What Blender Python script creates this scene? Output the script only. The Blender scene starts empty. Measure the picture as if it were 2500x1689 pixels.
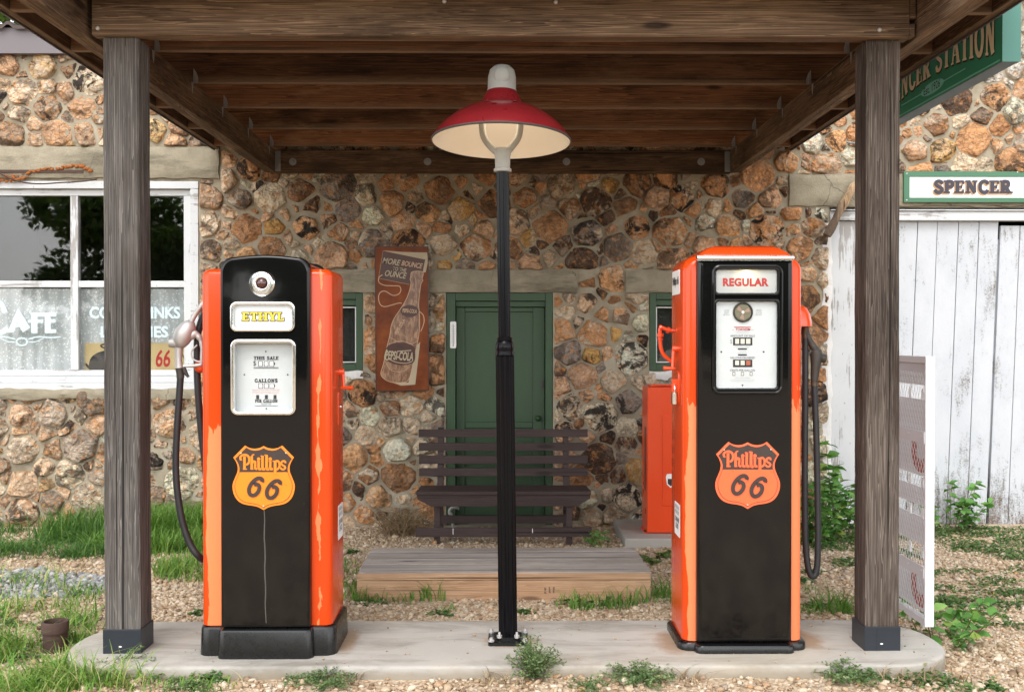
import bpy, bmesh, math, random
import numpy as np
from mathutils import Vector, Matrix, Euler, noise as mnoise
R = math.radians
sc = bpy.context.scene
# ------------------------------------------------------------------ camera
CAMZ = 1.39
cam_d = bpy.data.cameras.new('camera'); cam = bpy.data.objects.new('camera', cam_d)
sc.collection.objects.link(cam); sc.camera = cam
cam.location = (0, 0, CAMZ)
cam.rotation_euler = (R(90 - 0.49), 0, R(-0.5))
cam_d.sensor_width = 36; cam_d.lens = 36; cam_d.clip_start = 0.05; cam_d.clip_end = 1000
CAMR = Euler(cam.rotation_euler).to_matrix()
# ------------------------------------------------------------------ world, sun, exposure
SUN_EL, SUN_AZ = 56, 196       # azimuth clockwise from +Y (north)
w = bpy.data.worlds.new("World"); sc.world = w; w.use_nodes = True
wn = w.node_tree; bg = wn.nodes['Background']
sky = wn.nodes.new('ShaderNodeTexSky'); sky.sky_type = 'NISHITA'; sky.sun_disc = False
sky.sun_elevation = R(SUN_EL); sky.sun_rotation = R(SUN_AZ); sky.dust_density = 3.0; sky.ozone_density = 1.0
hs = wn.nodes.new('ShaderNodeHueSaturation'); hs.inputs['Saturation'].default_value = 0.12; hs.inputs['Value'].default_value = 1.75
wn.links.new(sky.outputs[0], hs.inputs['Color'])
wtc = wn.nodes.new('ShaderNodeTexCoord'); wno = wn.nodes.new('ShaderNodeTexNoise')
wno.inputs['Scale'].default_value = 2.2; wno.inputs['Detail'].default_value = 6
wn.links.new(wtc.outputs['Generated'], wno.inputs['Vector'])
wmr = wn.nodes.new('ShaderNodeMapRange'); wmr.inputs['From Min'].default_value = .35; wmr.inputs['From Max'].default_value = .65
wmr.inputs['To Min'].default_value = .75; wmr.inputs['To Max'].default_value = 1.25
wn.links.new(wno.outputs['Fac'], wmr.inputs['Value'])
wmx = wn.nodes.new('ShaderNodeVectorMath'); wmx.operation = 'SCALE'
wn.links.new(hs.outputs[0], wmx.inputs[0]); wn.links.new(wmr.outputs[0], wmx.inputs['Scale'])
# sky brightened towards the horizon, added to fill light in under the canopy
wsp = wn.nodes.new('ShaderNodeSeparateXYZ'); wn.links.new(wtc.outputs['Generated'], wsp.inputs[0])
whz = wn.nodes.new('ShaderNodeMapRange'); whz.interpolation_type = 'SMOOTHSTEP'
for k_, v_ in (('From Min', .02), ('From Max', .55), ('To Min', 2.1), ('To Max', .95)): whz.inputs[k_].default_value = v_
wn.links.new(wsp.outputs['Z'], whz.inputs['Value'])
wm2 = wn.nodes.new('ShaderNodeVectorMath'); wm2.operation = 'SCALE'
wn.links.new(wmx.outputs[0], wm2.inputs[0]); wn.links.new(whz.outputs[0], wm2.inputs['Scale'])
wn.links.new(wm2.outputs[0], bg.inputs['Color']); bg.inputs['Strength'].default_value = 0.15
sl = bpy.data.lights.new('sun', 'SUN'); sl.energy = 0.5; sl.angle = R(25); sl.color = (1, .95, .88)
so = bpy.data.objects.new('sun', sl); sc.collection.objects.link(so)
sd = Vector((math.sin(R(SUN_AZ)) * math.cos(R(SUN_EL)), math.cos(R(SUN_AZ)) * math.cos(R(SUN_EL)), math.sin(R(SUN_EL))))
so.rotation_euler = sd.to_track_quat('Z', 'Y').to_euler(); so.location = (-3, -6, 9)
sc.view_settings.view_transform = 'Standard'; sc.view_settings.look = 'None'
sc.view_settings.exposure = 0.48; sc.view_settings.gamma = 1
try:
    sc.cycles.max_bounces = 10; sc.cycles.transparent_max_bounces = 12
    sc.cycles.use_denoising = True; sc.cycles.caustics_reflective = False; sc.cycles.caustics_refractive = False
except Exception: pass

# ------------------------------------------------------------------ geometry helpers
def ray(px, py):
    return CAMR @ Vector(((px - 1250) / 2500, (844.5 - py) / 2500, -1))
def at(px, py, Y):                       # point of the photograph at a known distance from the camera
    d = ray(px, py); t = Y / d.y
    return Vector((d.x * t, Y, CAMZ + d.z * t))
def gnd(px, py, z=0.0):
    d = ray(px, py); t = (z - CAMZ) / d.z
    return Vector((d.x * t, d.y * t, z))
def X(px, Y): return at(px, 823, Y).x
def Z(py, Y, px=1250): return at(px, py, Y).z

ORG = {}
def link(o, parent=None):
    sc.collection.objects.link(o)
    if parent is not None: o.parent = parent
def thing(name, label, cat, loc, group=None):
    o = bpy.data.objects.new(name, None); o.empty_display_size = .1
    link(o); o.location = loc; ORG[o.name] = Vector(loc)
    o['label'] = label; o['category'] = cat
    if group: o['group'] = group
    return o
def tag(o, label=None, cat=None, group=None, kind=None):
    if label: o['label'] = label
    if cat: o['category'] = cat
    if group: o['group'] = group
    if kind: o['kind'] = kind
    return o
def finish(me, name, mats, parent, smooth, bevel, origin=None, segs=2):
    for m in (mats if isinstance(mats, (list, tuple)) else [mats]): me.materials.append(m)
    o = bpy.data.objects.new(name, me)
    org = ORG[parent.name] if parent is not None else (Vector(origin) if origin is not None else None)
    if org is None:
        co = np.empty(len(me.vertices) * 3, np.float32); me.vertices.foreach_get('co', co); co = co.reshape(-1, 3)
        mn, mx = co.min(0), co.max(0); org = Vector((float(mn[0] + mx[0]) / 2, float(mn[1] + mx[1]) / 2, float(mn[2])))
    me.transform(Matrix.Translation(-org))
    link(o, parent)
    if parent is None: o.location = org
    ORG[o.name] = org
    if smooth:
        me.polygons.foreach_set('use_smooth', [True] * len(me.polygons))
        if smooth is not True: me.set_sharp_from_angle(angle=R(smooth))
    if bevel:
        b = o.modifiers.new('bevel', 'BEVEL'); b.width = bevel; b.segments = segs; b.limit_method = 'ANGLE'; b.angle_limit = R(40)
        me.polygons.foreach_set('use_smooth', [True] * len(me.polygons)); b.harden_normals = True
    return o
class MB:
    def __init__(s): s.v, s.f, s.m = [], [], []
    def add(s, vs, fs, m=0):
        n = len(s.v); s.v += [tuple(v) for v in vs]
        s.f += [tuple(i + n for i in f) for f in fs]; s.m += [m] * len(fs); return s
    def box(s, x0, x1, y0, y1, z0, z1, m=0):
        if x0 > x1: x0, x1 = x1, x0
        if y0 > y1: y0, y1 = y1, y0
        if z0 > z1: z0, z1 = z1, z0
        return s.add([(x0,y0,z0),(x1,y0,z0),(x1,y1,z0),(x0,y1,z0),(x0,y0,z1),(x1,y0,z1),(x1,y1,z1),(x0,y1,z1)],
              [(3,2,1,0),(4,5,6,7),(0,1,5,4),(1,2,6,5),(2,3,7,6),(3,0,4,7)], m)
    def loft(s, loops, m=0, cap0=True, cap1=True, closed=True):
        n = len(loops[0]); vs = [p for l in loops for p in l]; fs = []
        for k in range(len(loops) - 1):
            for i in range(n if closed else n - 1):
                j = (i + 1) % n
                fs.append((k*n+i, k*n+j, (k+1)*n+j, (k+1)*n+i))
        if cap0: fs.append(tuple(range(n - 1, -1, -1)))
        if cap1: fs.append(tuple((len(loops)-1)*n + i for i in range(n)))
        return s.add(vs, fs, m)
    def tube(s, path, r, n=10, m=0, caps=True):
        P = [Vector(p) for p in path]; rr = r if isinstance(r, (list, tuple)) else [r] * len(P)
        t = (P[1] - P[0]).normalized(); a = Vector((0, 0, 1)) if abs(t.z) < .9 else Vector((1, 0, 0))
        u = t.cross(a).normalized(); loops = []
        for i, p in enumerate(P):
            d = (P[min(i+1, len(P)-1)] - P[max(i-1, 0)])
            if d.length > 1e-9: d.normalize(); u = (u - d * u.dot(d)).normalized(); t = d
            v = t.cross(u)
            loops.append([p + (u * math.cos(2*math.pi*k/n) + v * math.sin(2*math.pi*k/n)) * rr[i] for k in range(n)])
        return s.loft(loops, m, caps, caps)
    def lathe(s, prof, c, n=32, m=0, axis='z', tilt=None, caps=True):
        loops = []
        for (r, h) in prof:
            l = []
            for k in range(n):
                a = 2*math.pi*k/n; x, y = r*math.cos(a), r*math.sin(a)
                p = Vector((x, y, h)) if axis == 'z' else (Vector((x, -h, y)) if axis == 'y' else Vector((h, x, y)))
                if tilt is not None: p = tilt @ p
                l.append(Vector(c) + p)
            loops.append(l)
        return s.loft(loops, m, caps, caps)
    def sphere(s, c, r, m=0, n=10, sq=(1, 1, 1)):
        prof = [(r*math.sin(math.pi*i/n) + 1e-5, -r*math.cos(math.pi*i/n)) for i in range(n + 1)]
        loops = [[Vector(c) + Vector((q*math.cos(2*math.pi*k/(2*n))*sq[0], q*math.sin(2*math.pi*k/(2*n))*sq[1], h*sq[2])) for k in range(2*n)] for q, h in prof]
        return s.loft(loops, m)
    def prism(s, poly, fr, d0, d1, m=0):     # poly in frame coords (u,v), from depth d0 to d1 along the frame normal
        return s.loft([[fr(u, v, d0) for u, v in poly], [fr(u, v, d1) for u, v in poly]], m)
    def build(s, name, mats, parent=None, smooth=False, bevel=0, origin=None, segs=2):
        me = bpy.data.meshes.new(name); me.from_pydata(s.v, [], s.f); me.update()
        me.polygons.foreach_set('material_index', s.m)
        bm = bmesh.new(); bm.from_mesh(me); bmesh.ops.recalc_face_normals(bm, faces=bm.faces); bm.to_mesh(me); bm.free()
        return finish(me, name, mats, parent, smooth, bevel, origin, segs)
def frame(o, u, v):                          # 2D frame in space; normal = u x v
    o, u, v = Vector(o), Vector(u).normalized(), Vector(v).normalized(); n = u.cross(v)
    return lambda a, b, c=0.0: o + u*a + v*b + n*c
def front(Y): return frame((0, Y, 0), (1, 0, 0), (0, 0, 1))      # faces the camera (-Y); coords are world x, z
def rrect(cx, cy, hx, hy, r, n=6):
    r = min(r, hx - 1e-4, hy - 1e-4); out = []
    for (sx, sy, a0) in ((1, 1, 0), (-1, 1, 90), (-1, -1, 180), (1, -1, 270)):
        for k in range(n + 1):
            a = R(a0 + 90*k/n); out.append((cx + sx*(hx - r) + r*math.cos(a), cy + sy*(hy - r) + r*math.sin(a)))
    return out
def circ(cx, cy, r, n=24, ry=None): return [(cx + r*math.cos(2*math.pi*k/n), cy + (ry or r)*math.sin(2*math.pi*k/n)) for k in range(n)]
def smooth_pts(P, k=6, closed=False):
    out = []; n = len(P)
    rng = range(n if closed else n - 1)
    for i in rng:
        g = lambda j: P[j % n] if closed else P[max(0, min(n-1, j))]
        p0, p1, p2, p3 = g(i-1), g(i), g(i+1), g(i+2)
        for t in range(k):
            t /= k
            out.append(tuple(.5*((2*b) + (-a + c)*t + (2*a - 5*b + 4*c - d)*t*t + (-a + 3*b - 3*c + d)*t**3) for a, b, c, d in zip(p0, p1, p2, p3)))
    if not closed: out.append(tuple(P[-1]))
    return out
def ring(mb, fr, outer, inner, d0, d1, m=0):          # flat frame with an opening, slightly domed section
    n = len(outer); mid = [((a+c)/2, (b+d)/2) for (a, b), (c, d) in zip(outer, inner)]
    ls = [[fr(*p, d0) for p in outer], [fr(p[0]*.85+q[0]*.15, p[1]*.85+q[1]*.15, d1*.8+d0*.2) for p, q in zip(outer, inner)],
          [fr(*p, d1) for p in mid], [fr(p[0]*.15+q[0]*.85, p[1]*.15+q[1]*.85, d1*.8+d0*.2) for p, q in zip(outer, inner)], [fr(*p, d0) for p in inner]]
    return mb.loft(ls, m, False, False)
def ribbon(mb, fr, pts, wd, d=0.0, th=.0006, m=0, closed=False, flat_end=False):   # stroke of given width on a frame
    n = len(pts); L, Rr = [], []
    for i in range(n):
        a = pts[(i-1) % n] if closed else pts[max(0, i-1)]; b = pts[(i+1) % n] if closed else pts[min(n-1, i+1)]
        dx, dy = b[0]-a[0], b[1]-a[1]; l = math.hypot(dx, dy) or 1
        w_ = wd(i/(n-1)) if callable(wd) else wd
        nx, ny = -dy/l*w_/2, dx/l*w_/2
        L.append((pts[i][0]+nx, pts[i][1]+ny)); Rr.append((pts[i][0]-nx, pts[i][1]-ny))
    k = 1 if closed else 0
    for i in range(n - 1 + k):
        j = (i+1) % n
        q = [L[i], Rr[i], Rr[j], L[j]]
        mb.add([fr(*p, d) for p in q] + [fr(*p, d+th) for p in q], [(4,5,6,7),(0,4,7,3),(1,2,6,5)], m)
G = {}
def _v(x): return (1, [(x, 0), (x, 1)])
G['E'] = (.68, [_v(.16), (0,[(.16,.95),(.6,.95)]),(0,[(.16,.5),(.44,.5)]),(0,[(.16,.05),(.6,.05)]),(0,[(.58,1),(.58,.72)]),(0,[(.58,0),(.58,.28)]),(0,[(.45,.38),(.45,.62)])])
G['T'] = (.74, [_v(.36), (0,[(.04,.95),(.68,.95)]),(0,[(.06,1),(.06,.7)]),(0,[(.66,1),(.66,.7)])])
G['H'] = (.88, [_v(.16), _v(.70), (0,[(.16,.5),(.7,.5)])])
G['Y'] = (.8, [(1,[(.12,1),(.40,.45)]),(.4,[(.68,1),(.40,.45)]),(1,[(.40,.5),(.40,0)])])
G['L'] = (.66, [_v(.16), (0,[(.16,.05),(.6,.05)]),(0,[(.58,0),(.58,.32)])])
G['S'] = (.68, [('s',.8,[(.55,.76),(.5,.9),(.34,.96),(.17,.9),(.11,.74),(.2,.6),(.36,.5),(.52,.4),(.58,.24),(.48,.09),(.3,.04),(.14,.1),(.08,.26)]),(0,[(.56,.7),(.56,1)]),(0,[(.08,.3),(.08,0)])])
G['A'] = (.84, [(.3,[(.40,1),(.12,0)]),(1,[(.40,1),(.70,0)]),(0,[(.2,.32),(.6,.32)])])
_C = [(.66,.74),(.58,.9),(.42,.96),(.24,.9),(.12,.72),(.1,.5),(.12,.28),(.24,.1),(.42,.04),(.58,.1),(.66,.26)]
G['C'] = (.76, [('s',.8,_C),(0,[(.66,.68),(.66,.98)])])
G['G'] = (.82, [('s',.8,_C[:-1]+[(.66,.16)]),(.8,[(.66,.04),(.66,.42)]),(0,[(.5,.42),(.76,.42)]),(0,[(.66,.68),(.66,.98)])])
G['O'] = (.82, [('o',.85,[(.40+.31*math.cos(2*math.pi*k/20),.5+.46*math.sin(2*math.pi*k/20)) for k in range(20)])])
G['N'] = (.88, [(.35,[(.16,0),(.16,1)]),(1,[(.16,.98),(.68,.02)]),(.35,[(.68,1),(.68,.04)])])
G['P'] = (.7, [_v(.16),('s',.75,[(.16,.94),(.42,.94),(.58,.84),(.58,.6),(.42,.5),(.16,.5)])])
G['R'] = (.8, [_v(.16),('s',.75,[(.16,.94),(.42,.94),(.58,.84),(.58,.6),(.42,.5),(.16,.5)]),(1,[(.36,.5),(.66,0)])])
G['I'] = (.36, [_v(.16)])
G['D'] = (.8, [_v(.16),('s',.85,[(.16,.95),(.42,.94),(.6,.8),(.66,.5),(.6,.2),(.42,.06),(.16,.05)])])
G['K'] = (.8, [_v(.16),(.3,[(.16,.42),(.62,1)]),(1,[(.32,.6),(.68,0)])])
G['U'] = (.84, [('s',.9,[(.14,1),(.14,.5),(.16,.2),(.28,.05),(.4,.03),(.54,.06),(.64,.2),(.66,.5),(.66,1)])])
G['F'] = (.64, G['E'][1][:3] + [(0,[(.58,1),(.58,.72)]),(0,[(.45,.38),(.45,.62)])])
G[' '] = (.4, [])
def stroke_text(mb, txt, fr, x0, x1, z0, z1, thick=.24, thin=.1, serif=True, extra=0.0, d=0.0, th=.0006, m=0, gap=.1):
    tot = sum(G[c][0] + gap for c in txt) - gap; sx = (x1-x0)/tot; sy = z1-z0; cx = x0; k = 0
    for c in txt:
        adv, st = G[c]
        for s_ in st:
            kind = 'l'
            if isinstance(s_[0], str): kind, wt, pts = s_
            else: wt, pts = s_
            wd = (thin + (thick-thin)*wt)
            if kind == 's': pts = smooth_pts(pts, 4)
            P = [(cx + p[0]*sx, z0 + p[1]*sy) for p in pts]
            horiz = abs(pts[0][1]-pts[-1][1]) < .02 and kind == 'l'
            W_ = wd * (sy if horiz else min(sx, sy)) + extra
            if extra and kind == 'l':
                (ax, ay), (bx, by) = P[0], P[-1]; l = math.hypot(bx-ax, by-ay); ex, ey = (bx-ax)/l*extra/2, (by-ay)/l*extra/2
                P[0] = (ax-ex, ay-ey); P[-1] = (bx+ex, by+ey)
            ribbon(mb, fr, P, W_, d + k*.00002, th, m, closed=(kind == 'o')); k += 1
            if serif and kind == 'l' and abs(pts[0][1]-pts[-1][1]) > .45:
                for p in (pts[0], pts[-1]):
                    if p[1] < .02 or p[1] > .98:
                        if c in 'ANY' and c != 'N' and p == (.40, 1): continue
                        yy = z0 + (.045 if p[1] < .5 else .955)*sy; hw = (wd*.5 + .1)*sx + extra/2
                        ribbon(mb, fr, [(cx + p[0]*sx - hw, yy), (cx + p[0]*sx + hw, yy)], thin*sy*.9 + extra, d + k*.00002, th, m); k += 1
        cx += (adv + gap)*sx
def font_text(name, txt, fr, x0, x1, z0, z1, mat, parent, weight=0.0, shear=0.0, d=.0008, keep=False, spacing=1.0, line=1.0, align='LEFT'):
    cu = bpy.data.curves.new(name, 'FONT'); cu.body = txt; cu.offset = weight; cu.shear = shear; cu.resolution_u = 3
    cu.space_character = spacing; cu.space_line = line; cu.align_x = align
    o = bpy.data.objects.new(name, cu); sc.collection.objects.link(o)
    bpy.context.view_layer.update()
    me = bpy.data.meshes.new_from_object(o.evaluated_get(bpy.context.evaluated_depsgraph_get()))
    bpy.data.objects.remove(o); bpy.data.curves.remove(cu)
    co = np.array([v.co[:] for v in me.vertices]); mn, mx = co.min(0), co.max(0)
    s1 = (x1-x0)/(mx[0]-mn[0]); s2 = (z1-z0)/(mx[1]-mn[1])
    if keep: s1 = s2 = min(s1, s2)
    ox = x0 + ((x1-x0) - s1*(mx[0]-mn[0]))/2; oz = z0 + ((z1-z0) - s2*(mx[1]-mn[1]))/2
    for v in me.vertices: v.co = fr(ox + (v.co.x-mn[0])*s1, oz + (v.co.y-mn[1])*s2, d)
    me.materials.clear()
    return finish(me, name, mat, parent, False, 0)

# ------------------------------------------------------------------ material helpers
class T:
    def __init__(s, name, rough=.6, metal=0.0, spec=None):
        s.m = bpy.data.materials.new(name); s.m.use_nodes = True; s.nt = s.m.node_tree
        s.b = s.nt.nodes['Principled BSDF']; s.b.inputs['Roughness'].default_value = rough; s.b.inputs['Metallic'].default_value = metal
        if spec is not None: s.b.inputs['Specular IOR Level'].default_value = spec
        s._oc = None
    def n(s, t): return s.nt.nodes.new('ShaderNode' + t)
    def put(s, sock, v):
        if isinstance(v, bpy.types.NodeSocket): s.nt.links.new(v, sock)
        else:
            if isinstance(v, tuple) and len(v) == 3 and sock.type == 'RGBA': v = (*v, 1)
            sock.default_value = v
    def coord(s, rnd=True):
        if s._oc: return s._oc
        c = s.n('TexCoord').outputs['Object']
        if rnd:
            oi = s.n('ObjectInfo'); a = s.n('VectorMath'); a.operation = 'SCALE'; a.inputs[0].default_value = (13.1, 7.7, 5.3)
            s.put(a.inputs['Scale'], oi.outputs['Random']); b = s.n('VectorMath'); s.put(b.inputs[0], c); s.put(b.inputs[1], a.outputs[0]); c = b.outputs[0]
        s._oc = c; return c
    def scale(s, v, sc_, off=(0, 0, 0)):
        mp = s.n('Mapping'); s.put(mp.inputs['Vector'], v); mp.inputs['Scale'].default_value = sc_; mp.inputs['Location'].default_value = off; return mp.outputs[0]
    def noise(s, vec, scale=5, detail=4, rough=.55, dist=0.0, color=False):
        t = s.n('TexNoise'); s.put(t.inputs['Vector'], vec); t.inputs['Scale'].default_value = scale; t.inputs['Detail'].default_value = detail
        t.inputs['Roughness'].default_value = rough; t.inputs['Distortion'].default_value = dist; return t.outputs['Color' if color else 'Fac']
    def voro(s, vec, scale, feat='F1', out='Distance'):
        t = s.n('TexVoronoi'); t.feature = feat; s.put(t.inputs['Vector'], vec); t.inputs['Scale'].default_value = scale; return t.outputs[out]
    def ramp(s, f, stops, interp='LINEAR'):
        r = s.n('ValToRGB'); s.put(r.inputs[0], f); e = r.color_ramp.elements; r.color_ramp.interpolation = interp
        while len(e) < len(stops): e.new(.5)
        for el, (p, c) in zip(e, stops):
            el.position = p; el.color = (*c, 1) if isinstance(c, tuple) else (c, c, c, 1)
        return r.outputs['Color']
    def mix(s, f, a, b, mode='MIX'):
        x = s.n('Mix'); x.data_type = 'RGBA'; x.blend_type = mode
        s.put(x.inputs[0], f); s.put(x.inputs[6], a); s.put(x.inputs[7], b); return x.outputs[2]
    def math(s, op, a, b=0.0, clamp=False):
        x = s.n('Math'); x.operation = op; x.use_clamp = clamp; s.put(x.inputs[0], a); s.put(x.inputs[1], b); return x.outputs[0]
    def sep(s, v):
        x = s.n('SeparateXYZ'); s.put(x.inputs[0], v); return x.outputs
    def bump(s, h, st=.5, dist=.01, normal=None):
        x = s.n('Bump'); x.inputs['Strength'].default_value = st; x.inputs['Distance'].default_value = dist; s.put(x.inputs['Height'], h)
        if normal is not None: s.put(x.inputs['Normal'], normal)
        s.put(s.b.inputs['Normal'], x.outputs[0]); return x.outputs[0]
    def col(s, c): s.put(s.b.inputs['Base Color'], c); return s
    def rough(s, r): s.put(s.b.inputs['Roughness'], r); return s
    def attr(s, n):
        a = s.n('Attribute'); a.attribute_name = n; return a.outputs['Color']
    def done(s): return s.m
def plain(name, c, rough=.5, metal=0.0, var=.25, scale=30, bump=0.0, coat=0.0):
    t = T(name, rough, metal); v = t.coord()
    f = t.noise(v, scale, 4); g = t.noise(v, scale*.13, 3)
    k = t.mix(.5, f, g)
    t.col(t.mix(k, tuple(x*(1-var) for x in c), tuple(min(1, x*(1+var)) for x in c)))
    t.rough(t.math('ADD', t.math('MULTIPLY', f, .16), rough-.08))
    if bump: t.bump(f, bump, .004)
    if coat: t.b.inputs['Coat Weight'].default_value = coat; t.b.inputs['Coat Roughness'].default_value = .06
    return t.done()
def wood(name, axis, dark, mid, light, fine=1.0, rough=.8, bump=.5, stain=(.02, .014, .01), stain_amt=.5, knots=True, worn=None, vary=False, edge=None, crack=.335):
    t = T(name, rough, spec=.25); v = t.coord()
    s1 = [150*fine]*3; s1[axis] = 2.2; s2 = [26*fine]*3; s2[axis] = .6; s3 = [5., 5., 5.]; s3[axis] = 1.3
    ng = t.noise(t.scale(v, s1), 1, 5, .65)
    nb = t.noise(t.scale(v, s2), 1, 3, .5, .6)
    rings = t.math('FRACT', t.math('MULTIPLY', nb, 17.0)); rings = t.math('POWER', rings, 1.6)
    nl = t.noise(t.scale(v, s3), 1, 5, .6)
    g = t.math('ADD', t.math('MULTIPLY', ng, .62), t.math('MULTIPLY', rings, .34)); g = t.math('ADD', g, t.math('MULTIPLY', t.math('SUBTRACT', nl, .5), .7))
    c = t.ramp(g, [(.18, dark), (.46, mid), (.78, light)])
    st = t.ramp(t.noise(t.scale(v, s3, (3.3, 1, 7)), .8, 6, .65), [(.50, 0.0), (.66, stain_amt)])
    c = t.mix(st, c, stain)
    # long drying cracks
    s4 = [26*fine]*3; s4[axis] = .35
    cr = t.ramp(t.noise(t.scale(v, s4, (9, 4, 2)), 1, 2, .5), [(crack-.03, 1.0), (crack, 0.0)])
    c = t.mix(t.math('MULTIPLY', cr, .85), c, tuple(x*.25 for x in dark))
    if worn:
        ww = t.ramp(t.noise(t.scale(v, s3, (1, 8, 2)), 1.1, 6, .7), [(.55, 0.0), (.72, .8)]); c = t.mix(ww, c, worn)
    if knots:
        s5 = [6.5]*3; s5[axis] = 1.7
        kn = t.ramp(t.voro(t.scale(v, s5, (2, 5, 1)), 1.0), [(.07, .85), (.13, 0.0)]); c = t.mix(kn, c, tuple(x*.45 for x in dark))
    rv = t.n('ObjectInfo').outputs['Random']; c = t.mix(1.0, c, t.ramp(rv, [(0, (.45, .42, .40)), (.5, (.85, .80, .76)), (1, (1.3, 1.12, 1.0))]), 'MULTIPLY') if vary else c
    if edge is not None:                          # paler band along the lower arris
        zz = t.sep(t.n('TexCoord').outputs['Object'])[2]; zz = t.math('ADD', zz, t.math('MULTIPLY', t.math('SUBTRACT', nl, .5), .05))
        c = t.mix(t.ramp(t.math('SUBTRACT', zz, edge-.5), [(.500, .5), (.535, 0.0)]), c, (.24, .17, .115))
    t.col(c)
    h = t.math('SUBTRACT', g, t.math('MULTIPLY', cr, .9)); t.bump(h, bump, .004)
    return t.done()
# ------------------------------------------------------------------ materials
M = {}
AX = 'xyz'
for i in range(3):
    M['canopy_' + AX[i]] = wood('dark_canopy_timber_' + AX[i], i, (.034,.020,.012), (.135,.084,.050), (.33,.225,.145), 1.2, .85, .45, stain=(.014,.008,.005), stain_amt=.75, worn=(.17,.118,.075))
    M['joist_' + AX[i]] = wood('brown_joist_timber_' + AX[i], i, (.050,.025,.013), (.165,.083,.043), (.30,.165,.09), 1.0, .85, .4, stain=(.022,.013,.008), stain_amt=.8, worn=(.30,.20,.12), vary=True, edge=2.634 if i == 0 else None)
M['post_grey'] = wood('silvered_post_timber', 2, (.028,.025,.023), (.105,.095,.087), (.25,.232,.215), 1.7, .88, 1.0, stain=(.055,.042,.033), stain_amt=.6, crack=.365)
M['post_brown'] = wood('brown_post_timber', 2, (.016,.011,.009), (.078,.060,.049), (.205,.172,.145), 1.7, .88, 1.0, stain=(.022,.011,.007), stain_amt=.8, crack=.36)
M['bench'] = wood('brown_stained_board', 0, (.034,.022,.021), (.052,.035,.033), (.078,.055,.051), 1.2, .55, .25, stain=(.03,.02,.018), stain_amt=.4)
M['deck'] = wood('weathered_deck_board', 0, (.20,.175,.155), (.36,.32,.295), (.50,.455,.42), 1.3, .85, .4, stain=(.21,.18,.15), stain_amt=.5)
M['fresh'] = wood('fresh_pine_board', 0, (.31,.18,.10), (.47,.295,.175), (.59,.40,.255), 1.1, .75, .25, stain=(.36,.21,.12), stain_amt=.5)
M['stick'] = wood('splintered_stick', 2, (.12,.08,.05), (.42,.28,.16), (.62,.46,.30), .8, .85, .6, stain=(.07,.05,.04), stain_amt=.9)

M['ledger'] = wood('dark_ledger_timber', 0, (.030,.016,.009), (.095,.055,.032), (.19,.115,.068), 1.0, .85, .4, stain=(.014,.009,.006), stain_amt=.8, worn=(.24,.16,.10))
def orange_paint(name, base, faded, kind):
    """worn flanges: thin lacquer has gone from the front corners in long ragged patches"""
    t = T(name, .14, spec=.3); v = t.coord(False); x, y, z = t.sep(v)
    n1 = t.noise(t.scale(v, (14, 14, 3.0)), 1, 6, .62); n2 = t.noise(v, 60, 3); nz_ = t.noise(t.scale(v, (.1, .1, 4.5)), 1, 3, .6)
    geo = t.n('NewGeometry'); ny = t.sep(geo.outputs['Normal'])[1]
    fr_ = t.math('GREATER_THAN', t.math('MULTIPLY', ny, -1.0), .35)
    w_ = t.math('MULTIPLY', t.math('SUBTRACT', n1, .5), .07); xa = t.math('ADD', x, w_); za = t.math('ADD', z, t.math('MULTIPLY', t.math('SUBTRACT', n1, .5), .5))
    def both(a, b): return t.math('MULTIPLY', a, b)
    def lt(a, b): return t.math('LESS_THAN', a, b)
    def gt(a, b): return t.math('GREATER_THAN', a, b)
    if kind == 'a':
        left = both(both(lt(x, 0.0), gt(xa, -.236)), lt(za, .88))
        wd = t.math('MULTIPLY', t.math('SUBTRACT', nz_, .46), .085)
        right = lt(t.math('ABSOLUTE', t.math('SUBTRACT', xa, .212)), wd)
    else:
        left = both(both(lt(x, 0.0), gt(xa, -.228)), lt(za, 1.02)); right = both(gt(x, .0), lt(za, t.math('ADD', .75, t.math('MULTIPLY', nz_, .55))))
    mk = both(t.math('MAXIMUM', left, right), fr_)
    c = t.mix(t.math('MULTIPLY', t.noise(v, 7, 4), .5), base, tuple(q*.8 for q in base))
    c = t.mix(mk, c, t.mix(n2, faded, tuple(min(1, q*1.12) for q in faded)))
    t.col(c); t.rough(t.math('ADD', .16, t.math('MULTIPLY', mk, .35)))
    t.b.inputs['Coat Weight'].default_value = .06; t.b.inputs['Coat Roughness'].default_value = .05
    t.bump(t.noise(v, 26, 2), .03, .003)
    return t.done()
ORANGE = (.64, .056, .006)
M['orange_a'] = orange_paint('orange_enamel_streaked', ORANGE, (.74, .185, .065), 'a')
M['orange_b'] = orange_paint('orange_enamel_faded', ORANGE, (.74, .185, .072), 'b')
M['orange'] = plain('orange_enamel', ORANGE, .25, 0, .1, 12, .02, .4)
M['cabinet'] = plain('orange_cabinet_enamel', (.72, .062, .010), .3, 0, .1, 9, .02, .3)
def black_enamel(name):
    t = T(name, .1, spec=.32); v = t.coord(False); z = t.sep(v)[2]
    dn = t.noise(t.scale(v, (7, 7, 5)), 1, 6, .65)
    low = t.math('SUBTRACT', 1.0, t.math('MULTIPLY', z, .95), True)
    dust = t.math('MULTIPLY', t.ramp(dn, [(.42, .1), (.60, 1.0)]), low)
    sp = t.ramp(t.voro(v, 55), [(.035, 1.0), (.055, 0.0)]); sp = t.math('MULTIPLY', sp, t.ramp(t.noise(v, 9, 2), [(.52, 0.0), (.6, .6)]))
    c = t.mix(dust, (.004, .004, .0042), (.011, .0095, .008)); c = t.mix(sp, c, (.25, .24, .22))
    t.col(c); t.rough(t.math('ADD', .05, t.math('MULTIPLY', dust, .13)))
    t.bump(t.noise(v, 11, 2), .035, .004)
    return t.done()
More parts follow.
